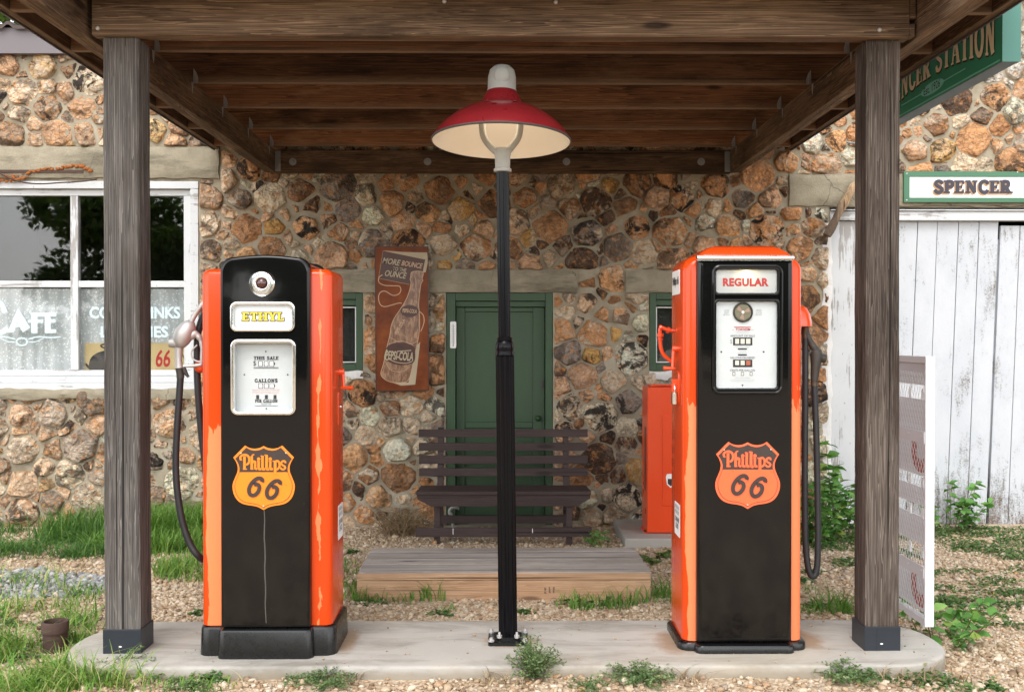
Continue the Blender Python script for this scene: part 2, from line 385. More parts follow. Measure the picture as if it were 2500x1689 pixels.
M['black'] = black_enamel('black_gloss_enamel')
M['base_black'] = plain('black_base_paint', (.005,.0055,.006), .28, 0, .3, 40, .05)
M['pole'] = plain('black_pole_paint', (.004,.004,.0052), .14, 0, .3, 60, .06); M['pole'].node_tree.nodes['Principled BSDF'].inputs['Specular IOR Level'].default_value = .12
M['chrome'] = plain('polished_chrome', (.80,.80,.79), .12, 1, .1, 40)
M['alu'] = plain('worn_cast_aluminium', (.50,.49,.48), .5, .55, .2, 45, .08)
M['galv'] = plain('galvanised_steel', (.26,.265,.27), .55, .3, .25, 60, .08)
M['grey_cast'] = plain('grey_painted_casting', (.31,.31,.285), .6, 0, .25, 35, .12)
M['rubber'] = plain('black_hose_rubber', (.018,.019,.022), .5, 0, .25, 80, .1)
M['dark_metal'] = plain('dark_worn_metal', (.060,.054,.048), .55, .4, .35, 60, .12)
M['sleeve'] = plain('blue_black_sheet_metal', (.018,.023,.031), .42, .1, .25, 25, .05)
M['rust'] = plain('rusted_pipe_iron', (.070,.040,.030), .85, .15, .6, 55, .4)
M['red_shade'] = plain('red_vitreous_enamel', (.185, .010, .014), .3, 0, .35, 9, .05, .35)
M['shade_in'] = plain('cream_shade_enamel', (.86,.82,.73), .4, 0, .06, 20)
M['white_dial'] = plain('white_dial_enamel', (.56,.595,.60), .35, 0, .03, 25)
M['white_sticker'] = plain('white_sticker', (.78,.78,.77), .4, 0, .05, 40)
M['ink'] = plain('black_ink', (.018,.018,.02), .5, 0, .1, 40)
M['ink_grey'] = plain('grey_ink', (.22,.22,.22), .5, 0, .1, 40)
M['ink_soft'] = plain('pale_small_print', (.42,.43,.43), .5, 0, .1, 40)
M['ink_red'] = plain('red_ink', (.44,.016,.014), .5, 0, .1, 40)
M['ink_pink'] = plain('faded_red_small_print', (.62,.34,.31), .5, 0, .1, 40)
M['yellow'] = plain('yellow_letter_paint', (.80,.56,.03), .4, 0, .06, 40)
M['shield_orange'] = plain('shield_orange_enamel', (.90,.215,.010), .3, 0, .05, 30, 0, .3)
M['shield_coral'] = plain('shield_coral_enamel', (.92,.125,.040), .3, 0, .05, 30, 0, .3)
M['shield_dark'] = plain('shield_brown_black_enamel', (.036,.024,.021), .35, 0, .15, 30, 0, .2)
M['lead_grey'] = plain('gauge_grey', (.17,.17,.13), .3, 0, .4, 30)
def green_paint(name, c):
    t = T(name, .5); v = t.coord()
    n = t.noise(t.scale(v, (6, 6, 1.5)), 1.4, 6, .65); f = t.noise(v, 70, 3)
    t.col(t.mix(n, tuple(q*.6 for q in c), tuple(q*1.35 for q in c))); t.bump(t.math('ADD', n, t.math('MULTIPLY', f, .3)), .25, .004); t.rough(t.math('ADD', .35, t.math('MULTIPLY', n, .3)))
    return t.done()
M['green'] = green_paint('dark_green_door_paint', (.027,.066,.027))
M['sign_green'] = plain('sign_green_paint', (.050,.33,.215), .35, 0, .08, 8)
M['sign_green2'] = plain('sign_edge_green_paint', (.060,.215,.175), .45, 0, .06, 8)
M['sign_under'] = plain('sign_grey_green_paint', (.060,.078,.070), .55, 0, .1, 12)
M['board_green'] = plain('board_green_paint', (.050,.155,.085), .5, 0, .15, 14)
M['cream'] = plain('cream_letter_paint', (.86,.78,.58), .45, 0, .06, 30)
M['shadow_brown'] = plain('dark_letter_edge_paint', (.055,.038,.030), .5, 0, .1, 30)
M['tan'] = plain('tan_letter_edge_paint', (.46,.285,.155), .5, 0, .1, 30)
M['navy'] = plain('dark_plum_letter_paint', (.032,.026,.040), .5, 0, .15, 30)
M['aqua'] = plain('aqua_paint', (.23,.66,.62), .45, 0, .05, 30)
M['sign_white'] = plain('white_sign_paint', (.80,.80,.79), .45, 0, .03, 18)
def white_wood(name, axis, grey_amt=.5):
    t = T(name, .65, spec=.3); v = t.coord()
    s1 = [38.]*3; s1[axis] = 2.2; n1 = t.noise(t.scale(v, s1), 1, 5, .65); n2 = t.noise(t.scale(v, (2.2, 2.2, 1.3)), 1, 6, .65)
    wear = t.math('ADD', t.math('MULTIPLY', n1, .5), t.math('MULTIPLY', n2, .62))
    c = t.mix(t.ramp(n2, [(.42, 0.0), (.75, grey_amt)]), (.56,.575,.585), (.43,.455,.49))
    peel = t.ramp(wear, [(.615, 0.0), (.64, 1.0)])
    c = t.mix(t.math('MULTIPLY', peel, .8), c, (.26,.24,.22))
    fl = t.ramp(t.noise(t.scale(v, (60, 60, 25)), 1, 3), [(.70, 0.0), (.72, .7)]); c = t.mix(fl, c, (.22,.21,.20))
    t.col(c); t.bump(t.math('SUBTRACT', t.math('MULTIPLY', n1, .3), peel), .4, .003)
    return t.done()
M['white_x'] = white_wood('peeling_white_paint_across', 0, .3); M['white_z'] = white_wood('peeling_white_paint_upright', 2, .6)
def garage_paint():
    t = T('worn_white_garage_paint', .75, spec=.2); v = t.coord(); w_ = t.coord()
    x, y, z = t.sep(t.n('TexCoord').outputs['Object'])
    n1 = t.noise(t.scale(v, (34, 34, 6.)), 1, 6, .7); n2 = t.noise(t.scale(v, (3, 3, 1.8)), 1, 7, .7); n3 = t.noise(v, 90, 3)
    low = t.math('MULTIPLY', t.math('SUBTRACT', .75, z), 1.1, True)
    wear = t.math('ADD', t.math('ADD', t.math('MULTIPLY', n1, .35), t.math('MULTIPLY', n2, .5)), t.math('MULTIPLY', n3, .25))
    wear = t.math('ADD', wear, t.math('MULTIPLY', low, .13))
    c = t.mix(t.ramp(n2, [(.40, 0.0), (.72, .55)]), (.52,.54,.57), (.37,.40,.445))
    c = t.mix(t.ramp(wear, [(.60, 0.0), (.66, .8)]), c, (.25,.245,.24)); c = t.mix(t.ramp(wear, [(.665, 0.0), (.71, .9)]), c, (.13,.09,.065))
    t.col(c); t.bump(t.math('ADD', n1, n3), .3, .003); return t.done()
M['garage'] = garage_paint()
M['fascia'] = plain('mauve_grey_metal_fascia', (.135,.118,.126), .5, .1, .06, 6)
M['roof_brown'] = plain('brown_corrugated_roofing', (.055,.036,.030), .5, .3, .2, 15)
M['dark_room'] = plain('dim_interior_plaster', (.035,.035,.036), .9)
def stone_mat():
    t = T('field_stone', .8, spec=.3); v = t.coord(False); a = t.attr('stone_col')
    n1 = t.noise(v, 9, 8, .66, .9); n2 = t.noise(v, 26, 7, .68, .6); n3 = t.noise(t.scale(v, (1, 1, 1), (5, 9, 3)), 6, 6, .6, 1.5)
    rnd = t.n('Attribute'); rnd.attribute_name = 'stone_rnd'; rx, ry, rz = t.sep(rnd.outputs['Vector'])
    c = t.mix(t.ramp(n1, [(.36, 0.0), (.52, 1.0)]), t.mix(.55, a, (.07,.040,.022)), a)
    c = t.mix(t.math('MULTIPLY', t.ramp(n3, [(.48, 0.0), (.58, 1.0)]), rx), c, (.68,.58,.45))
    c = t.mix(t.math('MULTIPLY', t.ramp(n2, [(.52, 0.0), (.62, 1.0)]), .8), c, (.60,.285,.10))
    c = t.mix(t.math('MULTIPLY', t.ramp(t.noise(t.scale(v, (1, 1, 1), (2, 2, 8)), 7, 8, .72, .5), [(.49, 0.0), (.55, 1.0)]), ry), c, (.022,.016,.013))
    vein = t.ramp(t.voro(t.scale(v, (1, 1, 1.6)), 17, 'DISTANCE_TO_EDGE'), [(.0, 1.0), (.035, 0.0)])
    c = t.mix(t.math('MULTIPLY', vein, .35), c, (.055,.035,.022))
    c = t.mix(t.math('MULTIPLY', t.noise(v, 120, 3), .4), c, t.mix(1.0, c, (.42,.36,.30), 'MULTIPLY'))
    t.col(c)
    h = t.math('ADD', t.math('MULTIPLY', n1, .6), t.math('ADD', t.math('MULTIPLY', n2, .45), t.math('MULTIPLY', t.noise(v, 70, 5, .7), .22)))
    h = t.math('SUBTRACT', h, t.math('MULTIPLY', vein, .12)); wv = t.n('VectorMath'); wv.operation = 'MULTIPLY_ADD'; t.put(wv.inputs[0], t.noise(v, 9, 3, .5, 0, True)); wv.inputs[1].default_value = (.09, .09, .09); t.put(wv.inputs[2], v)
    h = t.math('ADD', h, t.math('MULTIPLY', t.voro(wv.outputs[0], 19), .75)); h = t.math('ADD', h, t.math('MULTIPLY', t.voro(wv.outputs[0], 42), .3))
    t.bump(h, 1.0, .034); t.rough(t.math('ADD', .55, t.math('MULTIPLY', n2, .4)))
    return t.done()
M['stone'] = stone_mat()
def mortar_mat():
    t = T('sandy_lime_mortar', .95, spec=.15); v = t.coord(False)
    n = t.noise(v, 7, 7, .65); f = t.noise(v, 90, 4, .7)
    c = t.ramp(n, [(.3, (.25,.215,.15)), (.52, (.37,.325,.24)), (.72, (.47,.43,.345))]); c = t.mix(t.math('MULTIPLY', f, .45), c, (.18,.155,.12))
    t.col(c); t.bump(t.math('ADD', t.math('MULTIPLY', n, .7), t.math('MULTIPLY', f, .4)), .7, .012); return t.done()
M['mortar'] = mortar_mat()
def concrete(name, a, b, spots=.5, sc_=4.0, cracks=True):
    t = T(name, .85, spec=.25); v = t.coord(False)
    n = t.noise(v, sc_, 7, .6); f = t.noise(v, 85, 4, .7); s_ = t.noise(t.scale(v, (.7, 3, 3)), 1.7, 6, .7)
    c = t.mix(n, a, b); c = t.mix(t.math('MULTIPLY', t.ramp(s_, [(.5, 0.0), (.7, 1.0)]), spots), c, tuple(q*.55 for q in a))
    agg = t.ramp(t.voro(v, 130), [(.0, 1.0), (.22, 0.0)]); c = t.mix(t.math('MULTIPLY', agg, t.math('MULTIPLY', t.noise(v, 5, 4), .9)), c, (.55,.45,.31))
    if cracks:
        wv = t.n('VectorMath'); t.put(wv.inputs[0], v); sc2 = t.n('VectorMath'); sc2.operation = 'SCALE'; sc2.inputs['Scale'].default_value = .14
        t.put(sc2.inputs[0], t.noise(v, 6, 4, .6, 0, True)); t.put(wv.inputs[1], sc2.outputs[0])
        ck = t.ramp(t.voro(wv.outputs[0], 1.3, 'DISTANCE_TO_EDGE'), [(.0, 1.0), (.006, 0.0)]); ck = t.math('MULTIPLY', ck, t.ramp(t.noise(v, 1.1, 2), [(.5, 0.0), (.6, .8)]))
        c = t.mix(ck, c, (.05,.045,.04))
    t.col(c); t.bump(t.math('ADD', n, t.math('MULTIPLY', f, .8)), .6, .010); return t.done()
M['lintel'] = concrete('old_lintel_concrete', (.15,.13,.09), (.42,.375,.28), .9, 9)
M['island'] = concrete('smooth_island_concrete', (.30,.28,.25), (.43,.41,.375), .5, 3, False)
M['rust_stain'] = None
M['whitewash'] = concrete('whitewashed_mortar', (.62,.61,.59), (.74,.73,.72), .3, 8, False)
def island_mat():
    t = T('stained_island_concrete', .8, spec=.25); v = t.coord(False); x, y, z = t.sep(v)
    n = t.noise(v, 3, 7, .6); f = t.noise(v, 85, 4, .7); s_ = t.noise(t.scale(v, (.8, 2.6, 3)), 2.1, 7, .72, .4)
    c = t.mix(n, (.31,.295,.265), (.44,.42,.385)); c = t.mix(t.ramp(s_, [(.46, 0.0), (.66, .75)]), c, (.17,.155,.13))
    c = t.mix(t.ramp(t.noise(v, 1.4, 5, .6), [(.5, 0.0), (.7, .5)]), c, (.40,.34,.26))
    sp = t.ramp(t.voro(v, 38), [(.03, 1.0), (.06, 0.0)]); c = t.mix(t.math('MULTIPLY', sp, t.ramp(t.noise(v, 5, 2), [(.5, 0.0), (.6, .7)])), c, (.10,.085,.07))
    w_ = t.math('MULTIPLY', t.math('SUBTRACT', t.noise(v, 9, 5, .65), .5), .16)
    for cx, cy, rx, ry in ((.0, .0, .13, .11), (.705, -.03, .10, .20), (1.235, .02, .10, .16), (-.67, .0, .06, .2)):
        dx = t.math('DIVIDE', t.math('SUBTRACT', x, cx), rx); dy = t.math('DIVIDE', t.math('SUBTRACT', y, cy), ry)
        d = t.math('SQRT', t.math('ADD', t.math('MULTIPLY', dx, dx), t.math('MULTIPLY', dy, dy))); d = t.math('ADD', d, t.math('MULTIPLY', w_, 8.0))
        c = t.mix(t.ramp(d, [(.55, .75), (1.1, 0.0)]), c, (.25,.155,.085))
    side = t.ramp(t.math('ADD', z, t.math('MULTIPLY', w_, .3)), [(.145, .7), (.175, 0.0)]); c = t.mix(side, c, (.22,.18,.125))
    t.col(c); t.bump(t.math('ADD', n, t.math('MULTIPLY', f, .6)), .35, .006); return t.done()
M['island_top'] = island_mat()
def ground_mat():
    t = T('tan_gravel_ground', .95, spec=.15); v = t.coord(False)
    c1 = t.voro(v, 60, 'F1', 'Color'); d1 = t.voro(v, 60); c2 = t.voro(v, 130, 'F1', 'Color'); big = t.noise(v, .8, 5, .6)
    k = t.mix(.5, c1, c2); k = t.n('RGBToBW') and k
    bw = t.n('RGBToBW'); t.put(bw.inputs[0], k)
    c = t.ramp(bw.outputs[0], [(.2, (.27,.195,.125)), (.5, (.50,.39,.275)), (.8, (.68,.58,.45))])
    c = t.mix(t.ramp(d1, [(.4, 0.0), (.8, .6)]), c, (.20,.14,.09))
    c = t.mix(t.ramp(big, [(.48, 0.0), (.68, .35)]), c, (.32,.24,.16))
    t.col(c); t.bump(d1, -.8, .012); return t.done()
M['ground'] = ground_mat()
def pebble_mat(name, stops):
    t = T(name, .85, spec=.25); v = t.coord(False); a = t.attr('tint')
    c = t.ramp(t.sep(a)[0], stops); c = t.mix(t.math('MULTIPLY', t.noise(v, 110, 4), .45), c, tuple(q*.6 for q in stops[0][1]))
    t.col(c); t.bump(t.noise(v, 160, 4, .7), .5, .004); return t.done()
M['pebble'] = pebble_mat('limestone_pebble', [(0, (.20,.135,.085)), (.2, (.42,.30,.19)), (.55, (.56,.435,.30)), (.85, (.68,.585,.46)), (.93, (.36,.32,.27)), (1, (.52,.28,.12))])
M['grey_pebble'] = pebble_mat('grey_crushed_stone', [(0, (.17,.17,.175)), (.5, (.32,.32,.325)), (1, (.52,.51,.50))])
def leaf_mat(name, stops, rough=.55, trans=.25):
    t = T(name, rough, spec=.3); a = t.attr('tint'); v = t.coord(False)
    c = t.ramp(t.sep(a)[0], stops); c = t.mix(t.math('MULTIPLY', t.noise(v, 50, 3), .35), c, tuple(q*.6 for q in stops[0][1]))
    t.col(c)
    tr = t.n('BsdfTranslucent'); t.put(tr.inputs['Color'], t.mix(1.0, c, (1.3, 1.5, .5), 'MULTIPLY'))
    ms = t.n('MixShader'); ms.inputs[0].default_value = trans; out = t.nt.nodes['Material Output']
    t.nt.links.new(t.b.outputs[0], ms.inputs[1]); t.nt.links.new(tr.outputs[0], ms.inputs[2]); t.nt.links.new(ms.outputs[0], out.inputs[0])
    return t.done()
M['grass'] = leaf_mat('grass_blade', [(0, (.07,.16,.030)), (.45, (.13,.27,.045)), (.8, (.23,.37,.075)), (.93, (.40,.40,.14)), (1, (.56,.47,.26))])
M['deep_grass'] = leaf_mat('deep_green_grass', [(0, (.035,.10,.025)), (.6, (.085,.20,.042)), (1, (.19,.30,.065))])
M['leaf'] = leaf_mat('broad_weed_leaf', [(0, (.075,.19,.045)), (.5, (.14,.32,.075)), (.9, (.22,.42,.11)), (1, (.40,.45,.10))])
M['cover'] = leaf_mat('creeping_weed_leaf', [(0, (.04,.09,.028)), (.6, (.095,.185,.052)), (.9, (.16,.25,.075)), (1, (.33,.27,.13))])
M['fern'] = leaf_mat('grey_green_feather_leaf', [(0, (.075,.135,.055)), (.6, (.15,.24,.095)), (1, (.26,.34,.14))])
M['straw'] = leaf_mat('dry_straw', [(0, (.15,.095,.05)), (.5, (.29,.20,.11)), (1, (.44,.34,.21))], .8, .1)
M['tree_leaf'] = leaf_mat('tree_leaf', [(0, (.05,.095,.022)), (.6, (.10,.175,.04)), (1, (.19,.28,.07))], .5, .4)
M['bark'] = plain('grey_brown_bark', (.085,.065,.05), .9, 0, .4, 14, .6)
M['stem'] = plain('green_brown_stem', (.12,.12,.05), .8)
def glass_mat(name, tint=(1, 1, 1), ior=1.5, boost=1.0):
    t = T(name); nt = t.nt; nt.nodes.remove(t.b)
    tr = t.n('BsdfTransparent'); t.put(tr.inputs['Color'], tint); gl = t.n('BsdfGlossy'); gl.inputs['Roughness'].default_value = .015
    lw = t.n('LayerWeight'); lw.inputs['Blend'].default_value = .5; ms = t.n('MixShader'); f0 = ((ior-1)/(ior+1))**2*boost
    t.nt.links.new(t.math('ADD', t.math('MULTIPLY', t.math('POWER', lw.outputs['Facing'], 5.0), .9), f0, True), ms.inputs[0]); nt.links.new(tr.outputs[0], ms.inputs[1]); nt.links.new(gl.outputs[0], ms.inputs[2])
    nt.links.new(ms.outputs[0], nt.nodes['Material Output'].inputs[0]); return t.done()
M['pane'] = glass_mat('window_glass', (.95,.96,.96), 1.5, 1.25)
M['dial_glass'] = glass_mat('dial_glass', (.98,.98,.98), 1.35, 1.0)
def lace():
    t = T('white_dotted_lace', .9); v = t.coord(False); x, y, z = t.sep(v)
    c = t.n('CombineXYZ'); t.put(c.inputs[0], x); t.put(c.inputs[1], z)
    d = t.ramp(t.voro(c.outputs[0], 55), [(.22, 1.0), (.34, 0.0)])
    n = t.noise(v, 4, 4)
    t.col(t.mix(d, t.mix(n, (.58,.61,.62), (.68,.71,.71)), (.86,.88,.88)))
    tr = t.n('BsdfTransparent'); ms = t.n('MixShader'); t.nt.links.new(t.math('MULTIPLY', t.math('SUBTRACT', 1.0, d), .14), ms.inputs[0])
    t.nt.links.new(t.b.outputs[0], ms.inputs[1]); t.nt.links.new(tr.outputs[0], ms.inputs[2]); t.nt.links.new(ms.outputs[0], t.nt.nodes['Material Output'].inputs[0])
    return t.done()
M['lace'] = lace()
M['letter_blue'] = plain('pale_blue_window_paint', (.52,.66,.71), .6, 0, .06, 20)
M['poster_tan'] = plain('tan_placard', (.56,.42,.20), .6, 0, .08, 10)
M['foam'] = plain('orange_expanding_foam', (.27,.080,.010), .8, 0, .35, 40, .4)
def sign_brown():
    t = T('amber_brown_tin', .3, spec=.2); v = t.coord(False); n = t.noise(v, 5, 6, .65); z = t.sep(v)[2]
    c = t.ramp(n, [(.3, (.085,.020,.007)), (.55, (.185,.045,.010)), (.75, (.27,.078,.014))])
    sp = t.ramp(t.noise(v, 60, 4, .7), [(.70, 0.0), (.74, .7)]); c = t.mix(sp, c, (.05,.03,.025)); t.col(c)
    t.rough(t.math('ADD', .22, t.math('MULTIPLY', n, .3))); return t.done()
M['tin'] = sign_brown()
M['tin_dark'] = plain('dark_brown_tin', (.060,.018,.010), .35, 0, .25, 12)
M['tin_cream'] = plain('faded_cream_tin_print', (.40,.33,.22), .5, 0, .3, 60)
M['tin_line'] = plain('pale_copper_tin_print', (.50,.32,.19), .4, 0, .2, 60)
def bottle_print():
    t = T('printed_bottle', .3); v = t.coord(False); x, y, z = t.sep(v)
    n = t.noise(t.scale(v, (40, 40, 14)), 1, 5, .65, .8); g = t.noise(v, 22, 4)
    c = t.ramp(n, [(.3, (.05,.014,.007)), (.47, (.20,.085,.04)), (.6, (.36,.22,.13)), (.72, (.58,.21,.06))])
    t.col(t.mix(t.math('MULTIPLY', g, .4), c, (.20,.15,.11))); return t.done()
M['bottle'] = bottle_print()
M['rack'] = plain('lavender_grey_sheet', (.70,.70,.74), .5, .1, .06, 10)
M['rack_white'] = plain('white_rack_frame', (.78,.78,.80), .4, 0, .04, 14)
M['rack_red'] = plain('faded_red_letter', (.42,.085,.068), .5, 0, .12, 20)
M['mesh_wire'] = plain('pale_expanded_metal', (.80,.84,.86), .5, 0, .05, 20)
def lit_glass():
    t = T('white_sign_glass', .25); v = t.coord(False)
    t.col(t.mix(t.noise(v, 20, 3), (.46,.49,.50), (.52,.55,.56)))
    tr = t.n('BsdfTranslucent'); tr.inputs['Color'].default_value = (.9,.86,.76, 1); ms = t.n('MixShader'); ms.inputs[0].default_value = .35
    t.nt.links.new(t.b.outputs[0], ms.inputs[1]); t.nt.links.new(tr.outputs[0], ms.inputs[2]); t.nt.links.new(ms.outputs[0], t.nt.nodes['Material Output'].inputs[0])
    return t.done()
M['lit_glass'] = lit_glass()

def bulb():
    t = T('lit_lamp_bulb', .3); t.col((.85,.80,.70)); t.b.inputs['Emission Color'].default_value = (1, .78, .5, 1); t.b.inputs['Emission Strength'].default_value = 1.2; return t.done()
M['bulb'] = bulb()
# ================================================================== GROUND
WY = 7.54                                       # front of the stone wall
def gz(x, y):
    f = max(0, min(1, (4.45 - y)/.5)); f = f*f*(3-2*f)
    e = max(0, min(1, (2.15 - abs(x))/.7)); e = e*e*(3-2*e)
    n = mnoise.noise((x*1.3, y*1.3, 4))*.016 + mnoise.noise((x*4, y*4, 1))*.006
    return .072*f*e + n*(1 if y < 7.3 else .2)
xs = np.concatenate([[-150,-60,-25,-12,-8], np.arange(-6, 6.01, .1), [8,12,25,60,150]])
ys = np.concatenate([[-150,-60,-25,-10,-4,0,2], np.arange(3, 8.01, .1), [10,16,30,70,200]])
gv = [(x, y, gz(x, y)) for y in ys for x in xs]; nx = len(xs)
gf = [(j*nx+i, j*nx+i+1, (j+1)*nx+i+1, (j+1)*nx+i) for j in range(len(ys)-1) for i in range(nx-1)]
mb = MB(); mb.add(gv, gf); tag(mb.build('ground', M['ground'], None, True), kind='structure')
# concrete island under the pumps
mb = MB(); isl = rrect(.02, 4.275, 1.80, .325, .30, 12)
def isl_z(x, y): return .12 + .004*x*-.5
loops = []
for ins, z in ((0, -.06), (0, .108), (.003, .114), (.009, .1175), (.022, .119), (.16, .12)):
    loops.append([(q[0], q[1], z) for q in rrect(.02, 4.275, 1.80-ins, .325-ins, max(.12, .30-ins), 12)])
mb.loft(loops, 0, False, True)
tag(mb.build('pump_island', M['island_top'], None, 35), 'long rounded concrete island under both pumps', None, kind='structure')
mb = MB(); mb.box(.80, 1.75, 6.69, 7.42, -.05, .072)
tag(mb.build('concrete_pad', M['island'], None, False, .012), kind='structure')

# ================================================================== STONE BUILDING
bld = thing('stone_building', 'fieldstone service station with green door, cafe window and white garage doors', 'building', (0, WY, 0))
def rc(px0, px1, py0, py1, Y=WY):               # rectangle on the wall from photo corners
    return [X(px0, Y), X(px1, Y), Z(py1, Y), Z(py0, Y)]
cafe = rc(-190, 486, 444, 948); cafe[2] -= .0
lint_a = rc(-260, 537, 362, 437); lint_b = rc(752, 1410, 661, 713); lint_c = rc(1527, 1830, 661, 713)
win_l = rc(690, 886, 714, 906); win_r = rc(1585, 1780, 714, 906); door = rc(1089, 1350, 714, 1300); door[2] = -.3
gar = rc(2024, 2900, 506, 1300); gar[2] = -.3; lint_d = rc(1925, 2960, 427, 503)
holes = [cafe, win_l, win_r, door, gar]; lints = [lint_a, lint_b, lint_c, lint_d]
sill_a = [cafe[0]-.05, cafe[1]+.02, cafe[2]-.075, cafe[2]]
sills = [[win_l[0], win_l[1], win_l[2]-.06, win_l[2]], [win_r[0], win_r[1], win_r[2]-.06, win_r[2]]]
WX0, WX1, WZ1 = -4.9, 4.9, 4.5
# mortar face: fine grid with slight unevenness, open where the windows and doors are
bx = sorted({WX0, WX1, *[h[0] for h in holes], *[h[1] for h in holes]}); bz = sorted({-.3, WZ1, 3.50, *[h[2] for h in holes], *[h[3] for h in holes]})
def fine(b, s):
    o = []
    for a, c in zip(b, b[1:]):
        k = max(1, int(round((c-a)/s))); o += [a + (c-a)*i/k for i in range(k)]
    return o + [b[-1]]
fx, fz = fine(bx, .055), fine(bz, .055); mb = MB(); nx = len(fx); vs = []
for z in fz:
    for x in fx:
        vs.append((x, WY + mnoise.noise((x*5, z*5, 2))*.010 + mnoise.noise((x*17, z*17, 7))*.004, z))
fs = []
for j in range(len(fz)-1):
    for i in range(nx-1):
        cx, cz = (fx[i]+fx[i+1])/2, (fz[j]+fz[j+1])/2
        if any(h[0] < cx < h[1] and h[2] < cz < h[3] for h in holes): continue
        if cx < 1.2 and cz > 3.50: continue
        fs.append((j*nx+i, j*nx+i+1, (j+1)*nx+i+1, (j+1)*nx+i))
mb.add(vs, fs, 0)
for h in holes:                                  # reveals
    x0, x1, z0, z1 = h
    mb.add([(x0,WY+.005,z0),(x0,WY+.26,z0),(x0,WY+.26,z1),(x0,WY+.005,z1)], [(0,1,2,3)], 0)
    mb.add([(x1,WY+.005,z0),(x1,WY+.26,z0),(x1,WY+.26,z1),(x1,WY+.005,z1)], [(3,2,1,0)], 0)
    mb.add([(x0,WY+.005,z1),(x1,WY+.005,z1),(x1,WY+.26,z1),(x0,WY+.26,z1)], [(0,1,2,3)], 0)
    mb.add([(x0,WY+.005,z0),(x1,WY+.005,z0),(x1,WY+.26,z0),(x0,WY+.26,z0)], [(0,1,2,3)], 0)
# stones: weighted Voronoi cells, shrunk, rounded and bulged
rng = random.Random(11)
sites = []
def free(x, z, r):
    for q in holes + lints:
        if q[0]-r*.35 < x < q[1]+r*.35 and q[2]-r*.35 < z < q[3]+r*.35: return False
    return True
cellgrid = {}
def near(x, z, rr=2):
    gx, gz_ = int(x//.15), int(z//.15)
    for a in range(gx-rr, gx+rr+1):
        for b in range(gz_-rr, gz_+rr+1):
            yield from cellgrid.get((a, b), ())
AS = 1.22                                        # stones lie a little wider than tall
for r, tries in ((.120, 220), (.102, 900), (.086, 3000), (.070, 7000), (.052, 14000), (.034, 30000)):
    for _ in range(tries):
        x, z = rng.uniform(WX0, WX1), rng.uniform(-.12, WZ1)
        if x < 1.2 and z > 3.46: continue
        if not free(x, z, r): continue
        if all(((x-s[0])/AS)**2 + (z-s[1])**2 > ((r+s[2])*.82)**2 for s in near(x, z)):
            s = (x, z, r); sites.append(s); cellgrid.setdefault((int(x//.15), int(z//.15)), []).append(s)
PAL = [((.62,.335,.165), 5), ((.54,.275,.13), 3.5), ((.30,.155,.075), 3), ((.76,.64,.47), 4), ((.105,.062,.042), 3.2), ((.60,.36,.12), 1.2), ((.64,.40,.25), 4), ((.25,.21,.18), 2), ((.60,.48,.345), 3.5)]
def clip(poly, a, b, c):                         # keep a*x+b*z<=c
    out = []
    for i in range(len(poly)):
        p, q = poly[i-1], poly[i]; dp, dq = a*p[0]+b*p[1]-c, a*q[0]+b*q[1]-c
        if (dp <= 0) != (dq <= 0):
            t = dp/(dp-dq); out.append((p[0]+(q[0]-p[0])*t, p[1]+(q[1]-p[1])*t))
        if dq <= 0: out.append(q)
    return out
sv, sf, scol, srnd = [], [], [], []
